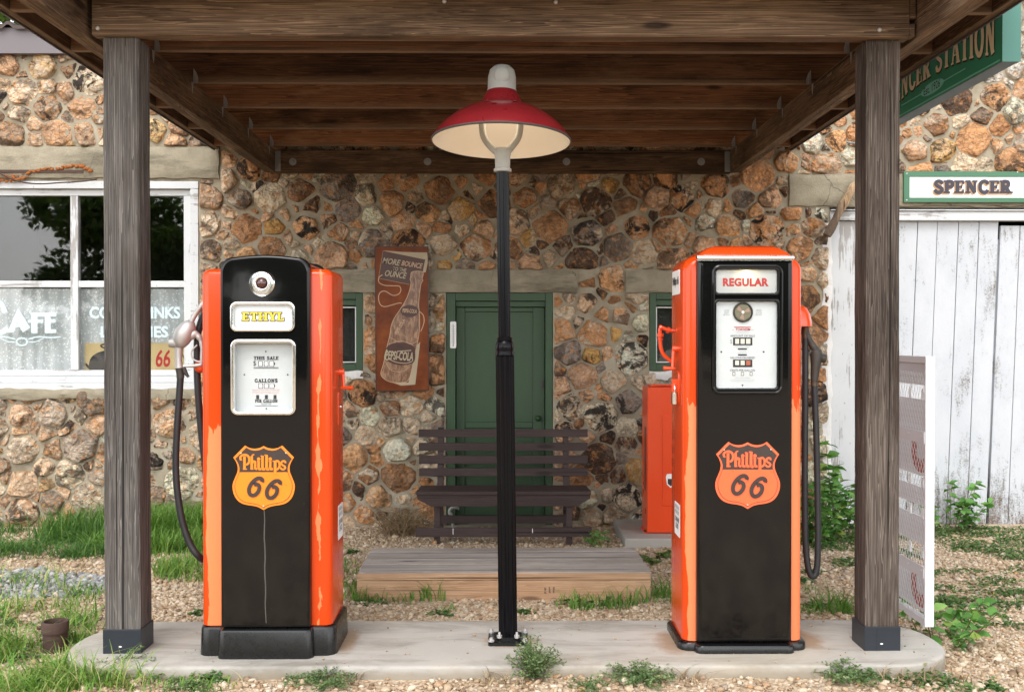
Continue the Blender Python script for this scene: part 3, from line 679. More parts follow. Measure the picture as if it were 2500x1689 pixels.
for (x, z, r) in sites:
    if x < -4.3 or x > 4.4 or z > 4.3: continue
    gap = rng.uniform(.002, .011) if rng.random() < .8 else rng.uniform(.014, .024)
    poly = [(x-r*2, z-r*1.7), (x+r*2, z-r*1.7), (x+r*2, z+r*1.7), (x-r*2, z+r*1.7)]
    for (X2, Z2, r2) in near(x, z, 3):
        dx, dz = X2-x, Z2-z; d = math.hypot(dx, dz)
        if d < 1e-6 or d > .6: continue
        w1, w2 = (r*1.05)**2, (r2*1.05)**2; tt = .5 + (w1-w2)/(2*d*d)
        a, b = dx/d, dz/d; poly = clip(poly, a, b, a*x+b*z + max(.15, min(.85, tt))*d - gap)
        if len(poly) < 3: break
    for q in holes + lints:
        e = [(q[0]-x, (1, 0, q[0]-.012)), (x-q[1], (-1, 0, -q[1]-.012)), (q[2]-z, (0, 1, q[2]-.012)), (z-q[3], (0, -1, -q[3]-.012))]
        if q[0]-.3 < x < q[1]+.3 and q[2]-.3 < z < q[3]+.3 and len(poly) >= 3:
            m_ = max(e, key=lambda t: t[0]); poly = clip(poly, *m_[1])
    if x < 1.2 and len(poly) >= 3: poly = clip(poly, 0, 1, 3.47)
    if len(poly) < 3: continue
    ar = abs(sum(poly[i-1][0]*poly[i][1]-poly[i][0]*poly[i-1][1] for i in range(len(poly))))/2
    if ar < .0012: continue
    # drop very short edges, cut corners twice
    q2 = [p for i, p in enumerate(poly) if math.dist(p, poly[i-1]) > .008]
    if len(q2) < 3: continue
    kk = rng.choice((.04, .06, .09, .14))
    for it in range(2 if rng.random() < .6 else 1):
        q3 = []
        for i in range(len(q2)):
            p, q = q2[i-1], q2[i]; k2 = kk if it == 0 else .25
            q3 += [(p[0]+(q[0]-p[0])*k2, p[1]+(q[1]-p[1])*k2), (q[0]+(p[0]-q[0])*k2, q[1]+(p[1]-q[1])*k2)]
        q2 = q3
    # resample
    N = 30 if r > .06 else 20
    L = [0]; 
    for i in range(len(q2)): L.append(L[-1] + math.dist(q2[i], q2[(i+1) % len(q2)]))
    pts = []; j = 0
    for k in range(N):
        t = L[-1]*k/N
        while L[j+1] < t: j += 1
        p, q = q2[j], q2[(j+1) % len(q2)]; u = (t-L[j])/max(1e-9, L[j+1]-L[j]); pts.append((p[0]+(q[0]-p[0])*u, p[1]+(q[1]-p[1])*u))
    cx, cz = sum(p[0] for p in pts)/N, sum(p[1] for p in pts)/N
    bulge = rng.uniform(.020, .046)*min(1.2, r/.075); sx_, sz_ = rng.uniform(-.16, .16), rng.uniform(-.18, .12); seed = rng.random()*50
    base = len(sv); prof = ((1.02,-.03),(1.0,.16),(.975,.58),(.92,.84),(.80,.95),(.62,1.0),(.42,1.01),(.2,1.02))
    fac = [(lambda aa, oo, ss: (math.cos(aa)*ss, math.sin(aa)*ss, oo))(rng.uniform(0, 6.283), rng.uniform(.35, 1.0)*r*.75, rng.uniform(.3, 1.15)) for _ in range(rng.choice((1, 2, 3, 4)))]
    bulge *= .85
    for (sc_, h) in prof:
        for (px, pz) in pts:
            vx, vz = cx+(px-cx)*sc_, cz+(pz-cz)*sc_
            jx = mnoise.noise((vx*17, vz*17, seed))*.011 + mnoise.noise((vx*50, vz*50, seed))*.004; jz = mnoise.noise((vx*17, vz*17, seed+9))*.011 + mnoise.noise((vx*50, vz*50, seed+4))*.004
            hh = h*bulge + (mnoise.noise((vx*13, vz*13, seed+3))*.017 + abs(mnoise.noise((vx*30, vz*30, seed+5)))*.010 + mnoise.noise((vx*75, vz*75, seed))*.004)*max(0, h)**.5 + ((vx-cx)*sx_ + (vz-cz)*sz_)*max(0, h)
            if h > 0:
                for (fa, fb_, fo) in fac: hh = min(hh, max(.004, h*bulge - ((vx-cx)*fa + (vz-cz)*fb_ - fo*math.hypot(fa, fb_))) + mnoise.noise((vx*40, vz*40, seed))*.004)
            sv.append((vx+jx, WY - hh, vz+jz))
    sv.append((cx, WY - bulge*1.02 - mnoise.noise((cx*13, cz*13, seed+3))*.017, cz))
    for k in range(len(prof)-1):
        for i in range(N):
            j2 = (i+1) % N; sf.append((base+k*N+i, base+(k+1)*N+i, base+(k+1)*N+j2, base+k*N+j2))
    for i in range(N): sf.append((base+(len(prof)-1)*N+i, base+len(prof)*N, base+(len(prof)-1)*N+(i+1) % N))
    c = rng.choices([p[0] for p in PAL], [p[1] for p in PAL])[0]; f = rng.uniform(.9, 1.4)
    if x > 2.55 and z > 3.25: c = rng.choice([(.58,.55,.49), (.50,.46,.40), (.62,.58,.52)])
    if x < -1.9: c = tuple(q*.68+.32*p for q, p in zip(c, (.66,.54,.40)))  # paler past the canopy edge: open daylight put into the stone colour
    n_ = N*len(prof)+1; scol += [tuple(min(.8, q*f) for q in c) + (1,)]*n_; rr = (rng.random()**1.6, rng.random()**1.2, rng.random()); srnd += [rr]*n_
nb = len(mb.v); mb.v += sv; mb.f += [tuple(i+nb for i in f) for f in sf]; mb.m += [1]*len(sf)
me = bpy.data.meshes.new('wall'); me.from_pydata(mb.v, [], mb.f); me.update(); me.polygons.foreach_set('material_index', mb.m)
a1 = me.attributes.new('stone_col', 'FLOAT_COLOR', 'POINT'); a1.data.foreach_set('color', np.array([(.3,.3,.3,1)]*nb + scol, np.float32).ravel())
a2 = me.attributes.new('stone_rnd', 'FLOAT_VECTOR', 'POINT'); a2.data.foreach_set('vector', np.array([(0,0,0)]*nb + srnd, np.float32).ravel())
finish(me, 'wall', [M['mortar'], M['stone']], bld, 32, 0)
# shell of the building behind the facade
mb = MB()
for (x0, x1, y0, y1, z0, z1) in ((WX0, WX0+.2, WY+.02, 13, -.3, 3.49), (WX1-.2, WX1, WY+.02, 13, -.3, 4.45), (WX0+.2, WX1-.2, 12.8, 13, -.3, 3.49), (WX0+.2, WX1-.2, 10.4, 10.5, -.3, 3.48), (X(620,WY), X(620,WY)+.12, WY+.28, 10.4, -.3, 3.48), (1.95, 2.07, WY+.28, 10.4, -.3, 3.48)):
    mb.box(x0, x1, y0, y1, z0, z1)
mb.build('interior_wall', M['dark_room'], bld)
mb = MB(); mb.box(WX0-.1, 1.2, WY+.01, 13.2, 3.50, 3.56); mb.box(1.202, WX1+.1, WY+.05, 13.2, 4.40, 4.46); mb.box(1.2, 1.3, WY+.05, 13.2, 3.3, 4.4)
mb.build('roof_slab', M['roof_brown'], bld)
mb = MB(); zf0, zf1 = Z(132, WY-.06, 100), Z(70, WY-.06, 100)
mb.box(WX0-.1, 1.15, WY-.075, WY-.05, zf0, zf1); mb.box(WX0-.1, 1.15, WY-.05, WY+.01, zf0+.002, zf0+.02)
mb.build('fascia', M['fascia'], bld)
mb = MB(); rows = []
for yy, zz in ((WY-.11, zf1+.012), (13.2, zf1+.30)):
    row = []
    for i in range(int(6.2/.02)):
        x = WX0-.1 + i*.02; ph = (x % .23)/.23
        row.append((x, yy, zz + (.030 if abs(ph-.5) < .09 else (.012 if abs(ph-.5) < .16 else 0))))
    rows.append(row)
mb.loft([rows[0], rows[1]], 0, False, False, closed=False)
mb.loft([[(x, y, z-.004) for x, y, z in rows[0]], [(x, y, z-.03) for x, y, z in rows[0]]], 0, False, False, closed=False)
mb.build('corrugated_roof', M['roof_brown'], bld)
def slab(name, q, mat, y0, y1, bev=.012, wob=.012, sub=.035):
    mb = MB(); x0, x1, z0, z1 = q; nx_ = max(2, int((x1-x0)/sub)); nz_ = max(2, int((z1-z0)/sub))
    def P(i, j):
        x, z = x0+(x1-x0)*i/nx_, z0+(z1-z0)*j/nz_
        e = 1 if 0 < i < nx_ and 0 < j < nz_ else 0
        dz = 0 if e else mnoise.noise((x*9, z*9, 5))*wob*1.2
        return (x + (0 if 0 < i < nx_ else mnoise.noise((z*14, x, 3))*wob), (y0 + mnoise.noise((x*7, z*7, 8))*wob*.8) if e else y0 + .010, z + (dz if j in (0, nz_) else 0))
    g = [P(i, j) for j in range(nz_+1) for i in range(nx_+1)]; w_ = nx_+1
    mb.add(g, [(j*w_+i, j*w_+i+1, (j+1)*w_+i+1, (j+1)*w_+i) for j in range(nz_) for i in range(nx_)])
    rim = [g[i] for i in range(w_)] + [g[j*w_+nx_] for j in range(1, nz_+1)] + [g[nz_*w_+i] for i in range(nx_-1, -1, -1)] + [g[j*w_] for j in range(nz_-1, 0, -1)]
    mb.loft([rim, [(p[0], y1, p[2]) for p in rim]], 0, False, True)
    return mb.build(name, mat, bld, 45)
for q in lints: slab('lintel', q, M['lintel'], WY-.030, WY+.2)
o = slab('window_sill', sill_a, M['lintel'], WY-.045, WY+.2)
for q in sills: slab('window_sill', q, M['whitewash'], WY-.03, WY+.2)
slab('garage_jamb', [X(2008, WY), X(2030, WY), -.05, Z(545, WY)], M['whitewash'], WY-.012, WY+.2, wob=.018, sub=.04)
# orange foam squeezed into the gap of the cafe lintel
mb = MB(); r2 = random.Random(4); fp = smooth_pts([(-40, 432), (0, 430), (40, 428), (75, 418), (110, 414), (160, 408), (190, 404), (208, 410), (220, 420)], 5)
for i, (px, py) in enumerate(fp):
    for k in range(2 if px > 70 else 4):
        p = at(px + r2.uniform(-3, 3), py + r2.uniform(-3, 3) + (r2.uniform(0, 14) if px < 70 else 0), WY-.035); mb.sphere(p, r2.uniform(.005, .011), 0, 5, (1.5, 1, 1))
mb.build('foam_seam', M['foam'], bld, True)
mb = MB(); mb.box(*[X(-60, WY-.03), X(205, WY-.03)], WY-.036, WY-.02, Z(424, WY-.03), Z(417, WY-.03)); mb.build('lintel_rebar', M['rust'], bld)

# ---- cafe window
cw = MB(); x0, x1, z0, z1 = cafe; yf = WY-.012
def fb(mb, px0, px1, py0, py1, y0, y1): mb.box(X(px0, y0), X(px1, y0), y0, y1, Z(py1, y0), Z(py0, y0))
fr_o = cw.box(x0, x1, yf, yf+.12, z1-.055, z1-.001); cw.box(x1-.060, x1-.001, yf+.002, yf+.12, z0+.04, z1-.055); cw.box(x0+.001, x0+.06, yf+.002, yf+.12, z0+.04, z1-.055)
cwin = cw.build('window_frame', M['white_x'], bld, False, .004)
sash = MB(); ys0 = WY+.022; zt, zb = z1-.058, z0+.095
sash.box(x0+.062, x1-.062, ys0, ys0+.045, zt-.045, zt); sash.box(x0+.062, x1-.062, ys0+.001, ys0+.045, zb, zb+.040)
midz = Z(694, ys0); sash.box(x0+.062, x1-.062, ys0+.003, ys0+.045, midz-.024, midz+.024)
sash.build('window_rail', M['white_x'], cwin, False, .004)
for i, vx in enumerate([x0+.085, X(182, ys0), x1-.088]):
    st = MB(); st.box(vx-.029, vx+.029, ys0-.002, ys0+.047, zb+.041, zt-.0455); st.build('window_stile', M['white_z'], cwin, False, .004)
sl_ = MB(); sl_.box(x0, x1, yf-.006, yf+.12, z0+.045, z0+.092); sl_.box(x0-.01, x1+.01, yf-.022, yf+.12, z0-.012, z0+.043)
sl_.build('sill_board', M['white_x'], cwin, False, .004)
pn = MB(); yg = ys0+.03; pn.box(x0+.07, x1-.07, yg, yg+.004, zb+.01, zt-.01); pane = pn.build('pane', M['pane'], cwin)
F = front(yg-.0015)
def wt(txt, p, **k): return font_text('window_lettering', txt, F, X(p[0], yg), X(p[1], yg), Z(p[3], yg), Z(p[2], yg), M['letter_blue'], pane, **k)
mbl = MB()
def G_(px, py): return (X(px, yg), Z(py, yg))
mbl.prism([G_(*p) for p in ((18,812),(45,752),(74,800),(56,812),(42,786),(34,812))], F, 0, .0008)
mbl.prism([G_(*p) for p in ((30,798),(50,798),(50,792),(32,792))], F, .0009, .0013)
for pts in (((74,763),(138,763),(138,773),(92,773),(92,780),(106,780),(106,788),(92,788),(92,813),(77,813),(77,788),(68,788),(68,781),(77,781),(77,770)), ((110,763.2),(138,763.2),(138,772),(124,772),(124,779),(136,779),(136,788),(124,788),(124,804),(138,804),(138,813),(110,813))): dz_ = .0014 if pts[0][0] == 74 else .0022; mbl.prism([G_(*p) for p in pts], F, dz_, dz_+.0004)
ribbon(mbl, F, [G_(*p) for p in smooth_pts([(14,764),(2,740),(-14,750),(-26,780),(-16,806),(4,812),(20,800)], 5)], .036, .002)
ribbon(mbl, F, [G_(*p) for p in circ(54, 834, 13, 24, 9)], .010, .002, closed=True)
for sgn in (-1, 1): ribbon(mbl, F, [G_(54+sgn*q[0], q[1]) for q in smooth_pts([(16,828),(40,822),(70,824),(95,822)], 4)], .008, .002); ribbon(mbl, F, [G_(54+sgn*q[0], q[1]) for q in smooth_pts([(16,834),(34,834),(52,826)], 4)], .006, .0025)
mbl.build('window_lettering', M['letter_blue'], pane)
wt('COLD DRINKS', (219, 440, 749, 778), weight=.03); wt('LUNCHES', (246, 411, 796, 824), weight=.03)
# lace curtain, hanging inside
mb = MB(); yc = yg+.075; xs_ = np.arange(x0+.08, x1-.06, .012); rc_ = []
for z in (zb+.005, zb+.15, zb+.3, midz-.03):
    rc_.append([(x, yc + .010*math.sin(x*54 + 2.6*math.sin(x*9)) + .003*math.sin(x*131+z*3), z) for x in xs_])
mb.loft(rc_, 0, False, False, closed=False)
tag(mb.build('lace_curtain', M['lace'], None, True), 'white dotted lace curtain drawn across the lower cafe window panes', 'curtain')
# placard standing in the window
P0, P1 = at(207, 905, yg+.035), at(462, 837, yg+.035); pl = thing('window_placard', 'tan placard with black rabbit silhouette and red figures standing in cafe window', 'placard', ((P0.x+P1.x)/2, yg+.035, P0.z))
mb = MB(); mb.box(P0.x, P1.x, yg+.035, yg+.041, P0.z, P1.z); mb.build('placard_board', M['poster_tan'], pl)
FP = front(yg+.0345); Gp = lambda px, py: (X(px, yg+.035), Z(py, yg+.035))
mb = MB(); mb.prism([Gp(*p) for p in smooth_pts([(219,905),(217,890),(222,873),(236,862),(254,856),(268,856),(292,852),(312,862),(322,880),(318,905)], 4)], FP, 0, .0008)
mb.prism([Gp(*p) for p in smooth_pts([(222,904),(212,896),(208,887),(213,888),(222,898)], 3)], FP, .0009, .0014)
ribbon(mb, FP, [Gp(*p) for p in smooth_pts([(300,866),(282,852),(258,850),(246,844),(256,840),(280,842),(312,858)], 4)], .011, .0015)
mb.sphere(at(308, 864, yg+.037), .03, 0, 6, (1.1, .05, 1)); mb.build('rabbit_silhouette', M['ink'], pl)
font_text('placard_lettering', '66', FP, X(376, yg), X(412, yg), Z(896, yg), Z(853, yg), M['ink_red'], pl, weight=.02, shear=.15)
mb = MB(); ribbon(mb, FP, [Gp(438, 848), Gp(452, 880), Gp(462, 846)], .012, .001); mb.build('placard_mark', M['ink'], pl)
# rusty cable
mb = MB(); cp = [at(px, py, WY-.06) for px, py in smooth_pts([(-90,400),(-40,412),(0,424),(22,435),(60,446),(100,449),(150,446),(200,443),(236,438)], 5)]
mb.tube(cp, .0055, 7); tag(mb.build('rusty_cable', M['rust'], None, True), 'rusty twisted cable sagging over the top of the cafe window', 'cable')

# ---- green door with frame
dr = MB(); x0, x1, z0, z1 = door; z0 = -.02; yd = WY+.004
dr.box(x0+.002, x0+.068, yd, yd+.14, z0, z1-.002); dr.box(x1-.055, x1-.002, yd, yd+.14, z0, z1-.002); dr.box(x0+.068, x1-.055, yd+.003, yd+.14, z1-.062, z1-.002)
dr.box(x0+.068, x1-.055, yd+.035, yd+.14, z1-.105, z1-.062)
dframe = dr.build('door_frame', M['green'], bld, False, .004)
d = MB(); a, b = x0+.070, x1-.057; yp = yd+.062; zt = z1-.107
d.box(a, b, yp+.016, yp+.045, z0, zt)
d.box(a, a+.066, yp, yp+.018, z0, zt); d.box(b-.088, b, yp, yp+.018, z0, zt)
d.box(a+.066, b-.088, yp+.001, yp+.018, zt-.035, zt)
zr = Z(1030, yp); d.box(a+.066, b-.088, yp+.001, yp+.018, zr-.045, zr); d.box(a+.066, b-.088, yp+.001, yp+.018, z0, z0+.16)
d.box((a+b)/2-.04, (a+b)/2+.01, yp+.002, yp+.018, z0+.16, zr-.045)
dpan = d.build('door', M['green'], bld, False, .006)
k = MB(); p = at(1314, 1021, yp-.02); k.lathe([(.006, .022), (.009, .012), (.021, .004), (.024, -.008), (.019, -.02), (.004, -.026)], (p.x, yp-.022, p.z), 18, 0, 'y'); k.build('door_knob', M['green'], dpan, True)
k = MB(); p = at(1325, 938, yp); k.box(p.x-.011, p.x+.011, yp-.004, yp+.001, p.z-.028, p.z+.028); k.box(p.x-.005, p.x+.004, yp-.010, yp-.004, p.z-.020, p.z+.006); k.build('lock_plate', M['dark_metal'], dpan, False, .002)
mb = MB(); mb.box(x0-.02, x1+.02, WY-.06, WY+.15, -.06, .006); mb.build('door_step', M['lintel'], bld, False, .01)

# ---- two small green windows
for q, gx0, gx1 in ((win_l, 690+24, 868), (win_r, 1608, 1762)):
    x0, x1, z0, z1 = q; mb = MB(); yw = WY+.006
    mb.box(x0+.002, x0+.052, yw, yw+.11, z0+.002, z1-.002); mb.box(x1-.052, x1-.002, yw, yw+.11, z0+.002, z1-.002)
    mb.box(x0+.052, x1-.052, yw+.003, yw+.11, z1-.050, z1-.002); mb.box(x0+.052, x1-.052, yw+.003, yw+.11, z0+.002, z0+.055); mb.box(x0+.052, x1-.052, yw+.03, yw+.11, z1-.095, z1-.050)
    wf = mb.build('small_window', M['green'], bld, False, .004)
    m2 = MB(); a, b, c, e = x0+.058, x1-.058, z0+.062, z1-.105; y2 = yw+.045
    m2.box(a, b, y2, y2+.012, e-.007, e); m2.box(a, b, y2, y2+.012, c, c+.007); m2.box(a, a+.007, y2, y2+.012, c+.007, e-.007); m2.box(b-.007, b, y2, y2+.012, c+.007, e-.007)
    m2.build('putty_line', M['white_sticker'], wf)
    m3 = MB(); m3.box(x0+.054, x1-.054, y2+.013, y2+.017, z0+.056, z1-.097); m3.build('pane', M['pane'], wf)
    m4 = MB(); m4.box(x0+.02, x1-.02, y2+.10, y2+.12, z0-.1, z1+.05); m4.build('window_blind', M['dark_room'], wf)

# ---- garage doors of white boards
x0, x1, z0, z1 = gar; yg2 = WY+.03
mb = MB(); mb.box(x0+.002, x1-.002, WY-.02, WY+.07, Z(538, WY), Z(516, WY)); mb.box(x0+.002, x1-.002, WY-.035, WY+.07, Z(515, WY), Z(511.5, WY)); mb.build('garage_header', M['white_x'], bld, False, .004)
mb = MB(); mb.box(x0+.002, X(2084, yg2), yg2-.025, yg2+.05, -.04, Z(539, WY)); mb.build('garage_casing', M['white_z'], bld, False, .003)
zt = Z(540, yg2); zb_ = -.02
def leaf(name, tops, lean, ztop):
    mb = MB()
    for i, (a, b) in enumerate(zip(tops, tops[1:])):
        g1 = .0025; dy = rng.uniform(-.003, .003)
        xt0, xt1 = X(a, yg2)+g1, X(b, yg2)-g1; l = lean
        zz0 = zb_ + rng.uniform(-.01, .03)
        n = 8; P = []
        fl = [[(xt0 - l*(1-(z-zb_)/(zt-zb_)), yg2+dy, z), (xt1 - l*(1-(z-zb_)/(zt-zb_)), yg2+dy, z), (xt1 - l*(1-(z-zb_)/(zt-zb_)), yg2+.028, z), (xt0 - l*(1-(z-zb_)/(zt-zb_)), yg2+.028, z)] for z in np.linspace(zz0, ztop, n)]
        mb.loft(fl, 0)
    mb.box(X(tops[0], yg2)-lean+.02, X(tops[-1], yg2)-lean-.02, yg2+.03, yg2+.05, .1, ztop-.1)
    return mb.build(name, M['garage'], bld, False, .0025)
leaf('garage_door', [2085, 2139, 2187, 2240, 2288, 2340, 2390, 2437.5], .085, zt)
leaf('garage_door', [2442, 2490, 2543, 2595, 2648, 2702, 2755, 2810, 2862], .085, zt-.03)

# ================================================================== CANOPY
cano = thing('timber_canopy', 'weathered dark timber canopy on two square posts over the pump island', 'canopy', (0, 4.2, .12))
BZ0, BZ1 = 2.589, 2.752
def warp(o, amt=.0018):                          # hand-sawn unevenness
    return o
for x0, x1, dy, mt in ((-1.603, -1.460, 0, 'post_grey'), (1.470, 1.607, .012, 'post_brown')):
    mb = MB(); y0, y1 = 4.122+dy, 4.262+dy; n = 26
    L_ = []
    for i in range(n):
        z = .12 + (BZ0-.001-.12)*i/(n-1); q = []
        for (cx, cy, sx, sy) in ((x0, y0, 1, 1), (x1, y0, -1, 1), (x1, y1, -1, -1), (x0, y1, 1, -1)):
            c_ = .006 + .004*mnoise.noise((cx*9, cy*9, z*5)); w1 = mnoise.noise((cx*3, z*1.3, cy))*.003; w2 = mnoise.noise((cx*7, z*9, cy*3))*.0018
            q += [(cx+sx*c_+w1, cy+w2, z), (cx+w1+w2, cy+sy*c_, z)] if sx*sy < 0 else [(cx+w1+w2, cy+sy*c_, z), (cx+sx*c_+w1, cy+w2, z)]
        L_.append(q)
    mb.loft(L_); po = mb.build('post', M[mt], cano, 25)
    mb = MB(); e = .005; mb.box(x0-e, x1+e, y0-e, y1+e, .119, .217)
    mb.box(x0-e+.05, x0-e+.055, y0-e-.0015, y0-e+.001, .121, .215) if x0 > 0 else None
    mb.build('base_sleeve', M['sleeve'], po, False, .002)
    mb = MB()
    mb.sphere((x0+.065, y0-e, .148), .004, 0, 5, (1.6, .2, .8)); mb.build('paint_chip', M['white_sticker'], po)
def beam(name, x0, x1, y0, y1, z0, z1, mat, bev=.004, parent=cano): 
    mb = MB(); mb.box(x0, x1, y0, y1, z0, z1); return mb.build(name, M[mat], parent, False, bev)
# front beam: double plank with a chipped end
mb = MB(); mb.box(-1.636, 1.628, 4.095, 4.150, BZ0+.001, 2.80); mb.box(1.628, 1.650, 4.095, 4.150, BZ0+.004, BZ0+.055); mb.box(1.628, 1.655, 4.098, 4.150, BZ0+.075, 2.80)
fbm = mb.build('front_beam', M['canopy_x'], cano, False, .004)
beam('front_beam', -1.634, 1.652, 4.153, 4.215, BZ0+.012, 2.80, 'canopy_x')
for px, py in ((239, 70), (2147, 74), (1357, 6), (1085, 4)):
    mb = MB(); p = at(px, py, 4.095); mb.lathe([(.003, .010), (.007, .008), (.009, .002), (.009, -.003)], (p.x, 4.095, p.z), 12, 0, 'y'); mb.build('bolt', M['alu'], fbm, True)
side = []
for s in (-1, 1):
    a = beam('side_beam', *sorted((s*1.660, s*1.698)), 3.64, WY-.055, BZ0, BZ1, 'canopy_y'); side.append(a)
    beam('side_beam', *sorted((s*1.7005, s*1.738)), 3.64, WY-.046, BZ0+.003, BZ1-.002, 'canopy_y')
    beam('rim_joist', *sorted((s*2.060, s*2.098)), 3.64, WY-.05, BZ1+.004, 2.95, 'canopy_y')
    beam('fascia_trim', *sorted((s*2.0995, s*2.106)), 3.62, WY-.05, BZ1-.004, 2.99, 'fascia', .001)
JY = [3.69, 4.30, 4.90, 5.51, 6.10, 6.71, 7.31]
for y in JY:
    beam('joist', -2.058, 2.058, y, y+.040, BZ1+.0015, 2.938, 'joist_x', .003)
    if y > 4.5:
        for s in (-1, 1):                           # hurricane tie on the inner face of the side beam
            hx = s*1.6585; mb = MB(); Fh = frame((hx, y-.018, BZ1), (0, 1, 0), (0, 0, 1))
            sh = [(-.018, -.004), (-.013, -.034), (0, -.062), (.008, -.034), (.012, -.004)]
            mb.prism(sh, Fh, 0, -s*.0025 if s < 0 else .0025)
            F2 = frame((hx, y-.003, BZ1), (1, 0, 0), (0, 0, 1))
            up = [(0, -.004), (-s*.027, -.004), (-s*.028, .024), (-s*.019, .052), (-s*.003, .074)]
            mb.prism(up, F2, 0, .0022); 
            for k in range(4): mb.lathe([(.0005, .004), (.0035, .002), (.004, 0)], (hx - s*.013, y-.0055, BZ1+.008+.014*k), 7, 0, 'y')
            mb.build('hurricane_tie', M['galv'], side[0] if s < 0 else side[1])
ld = beam('ledger', -1.657, 1.657, WY-.080, WY-.034, BZ0-.006, BZ1-.003, 'ledger')
for px in (715, 1044, 1383, 1712):
    mb = MB(); p = at(px, 395, WY-.080); mb.lathe([(.004, .014), (.010, .013), (.011, .004), (.026, .0035), (.028, -.001)], (p.x, WY-.081, p.z), 16, 0, 'y'); mb.build('washer_bolt', M['galv'], ld, 40)
for s in (-1, 1):
    mb = MB(); mb.box(*sorted((s*1.615, s*1.656)), WY-.0835, WY-.0805, BZ0+.004, BZ1-.01)
    for k in range(5): mb.lathe([(.0005, .003), (.004, .002), (.0045, 0)], (s*1.633, WY-.0837, BZ0+.02+.028*k), 7, 0, 'y')
    mb.build('ledger_bracket', M['galv'], ld)
mb = MB(); 
for i in range(29):
    y = 3.63 + i*.158
    if y+.152 > WY-.04: break
    mb.box(-2.10, 2.10, y, y+.152, 2.939, 2.958)
mb.build('roof_board', M['joist_x'], cano); mb = MB(); mb.box(-2.14, 2.14, 3.60, WY-.05, 2.962, 2.985); mb.build('roof_covering', M['roof_brown'], cano)
# ================================================================== PUMPS
def arch_outline(cx, hx, z0, z1, r, crown, rb=.004):
    P = [(cx-hx+rb, z0), (cx+hx-rb, z0), (cx+hx, z0+rb)]
    for k in range(9):
        a = R(90*k/8); P.append((cx+hx-r+r*math.cos(a), z1-crown-r+r*math.sin(a)))
    for k in range(1, 12):
        t = k/12; x = cx+hx-r-(2*hx-2*r)*t; P.append((x, z1-crown+crown*math.sin(math.pi*t)))
    for k in range(9):
        a = R(90+90*k/8); P.append((cx-hx+r+r*math.cos(a), z1-crown-r+r*math.sin(a)))
    P.append((cx-hx, z0+rb)); return P
def inset(P, cx, cz, hx, hz, d): return [(cx+(x-cx)*(1-d/hx), cz+(z-cz)*(1-d/hz)) for x, z in P]
def panel(mb, cx, hx, z0, z1, r, crown, yf, yb, holes, e=.012):
    P = arch_outline(cx, hx, z0, z1, r, crown); cz, hz = (z0+z1)/2, (z1-z0)/2; s = 1 if yb > yf else -1
    loops = []
    for k in range(5):
        a = R(90*k/4); loops.append((inset(P, cx, cz, hx, hz, e*(1-math.sin(a))) if k < 4 else P, yf + s*e*(1-math.cos(a))))
    L = [[(x, y, z) for x, z in q] for q, y in loops] + [[(x, yb, z) for x, z in P]]
    mb.loft(L, 0, False, True)
    Q = loops[0][0]; zt = z1-crown-r-.004 
    top = [p for p in Q if p[1] >= zt]; xl, xr = min(p[0] for p in Q), max(p[0] for p in Q); zb = min(p[1] for p in Q)
    mb.add([(xl, yf, zt), (xr, yf, zt)] + [(x, yf, z) for x, z in top], [tuple(range(len(top)+2))])
    xs_ = sorted({xl, xr, *[h[0] for h in holes], *[h[1] for h in holes]}); zs_ = sorted({zb, zt, *[h[2] for h in holes], *[h[3] for h in holes]})
    for a, b in zip(xs_, xs_[1:]):
        for c, d in zip(zs_, zs_[1:]):
            mx, mz = (a+b)/2, (c+d)/2
            if any(h[0] < mx < h[1] and h[2] < mz < h[3] for h in holes): continue
            mb.add([(a, yf, c), (b, yf, c), (b, yf, d), (a, yf, d)], [(0, 1, 2, 3)])
def well(mb, h, yf, yb, m=0):
    x0, x1, z0, z1 = h; mb.add([(x0,yf,z0),(x1,yf,z0),(x1,yf,z1),(x0,yf,z1),(x0,yb,z0),(x1,yb,z0),(x1,yb,z1),(x0,yb,z1)], [(0,1,5,4),(1,2,6,5),(2,3,7,6),(3,0,4,7),(4,5,6,7)], m)
def rbox(mb, cx, cy, hx, hy, r, zs, top_r, n=6, m=0):           # rounded box with softened top
    z0, z1 = zs; L = [[(x, y, z0) for x, y in rrect(cx, cy, hx, hy, r, n)]]
    for k in range(7):
        a = R(90*k/6); ins = top_r*(1-math.cos(a)); L.append([(x, y, z1-top_r+top_r*math.sin(a)) for x, y in rrect(cx, cy, hx-ins, hy-ins, max(.004, r-ins*.6), n)])
    mb.loft(L, m)
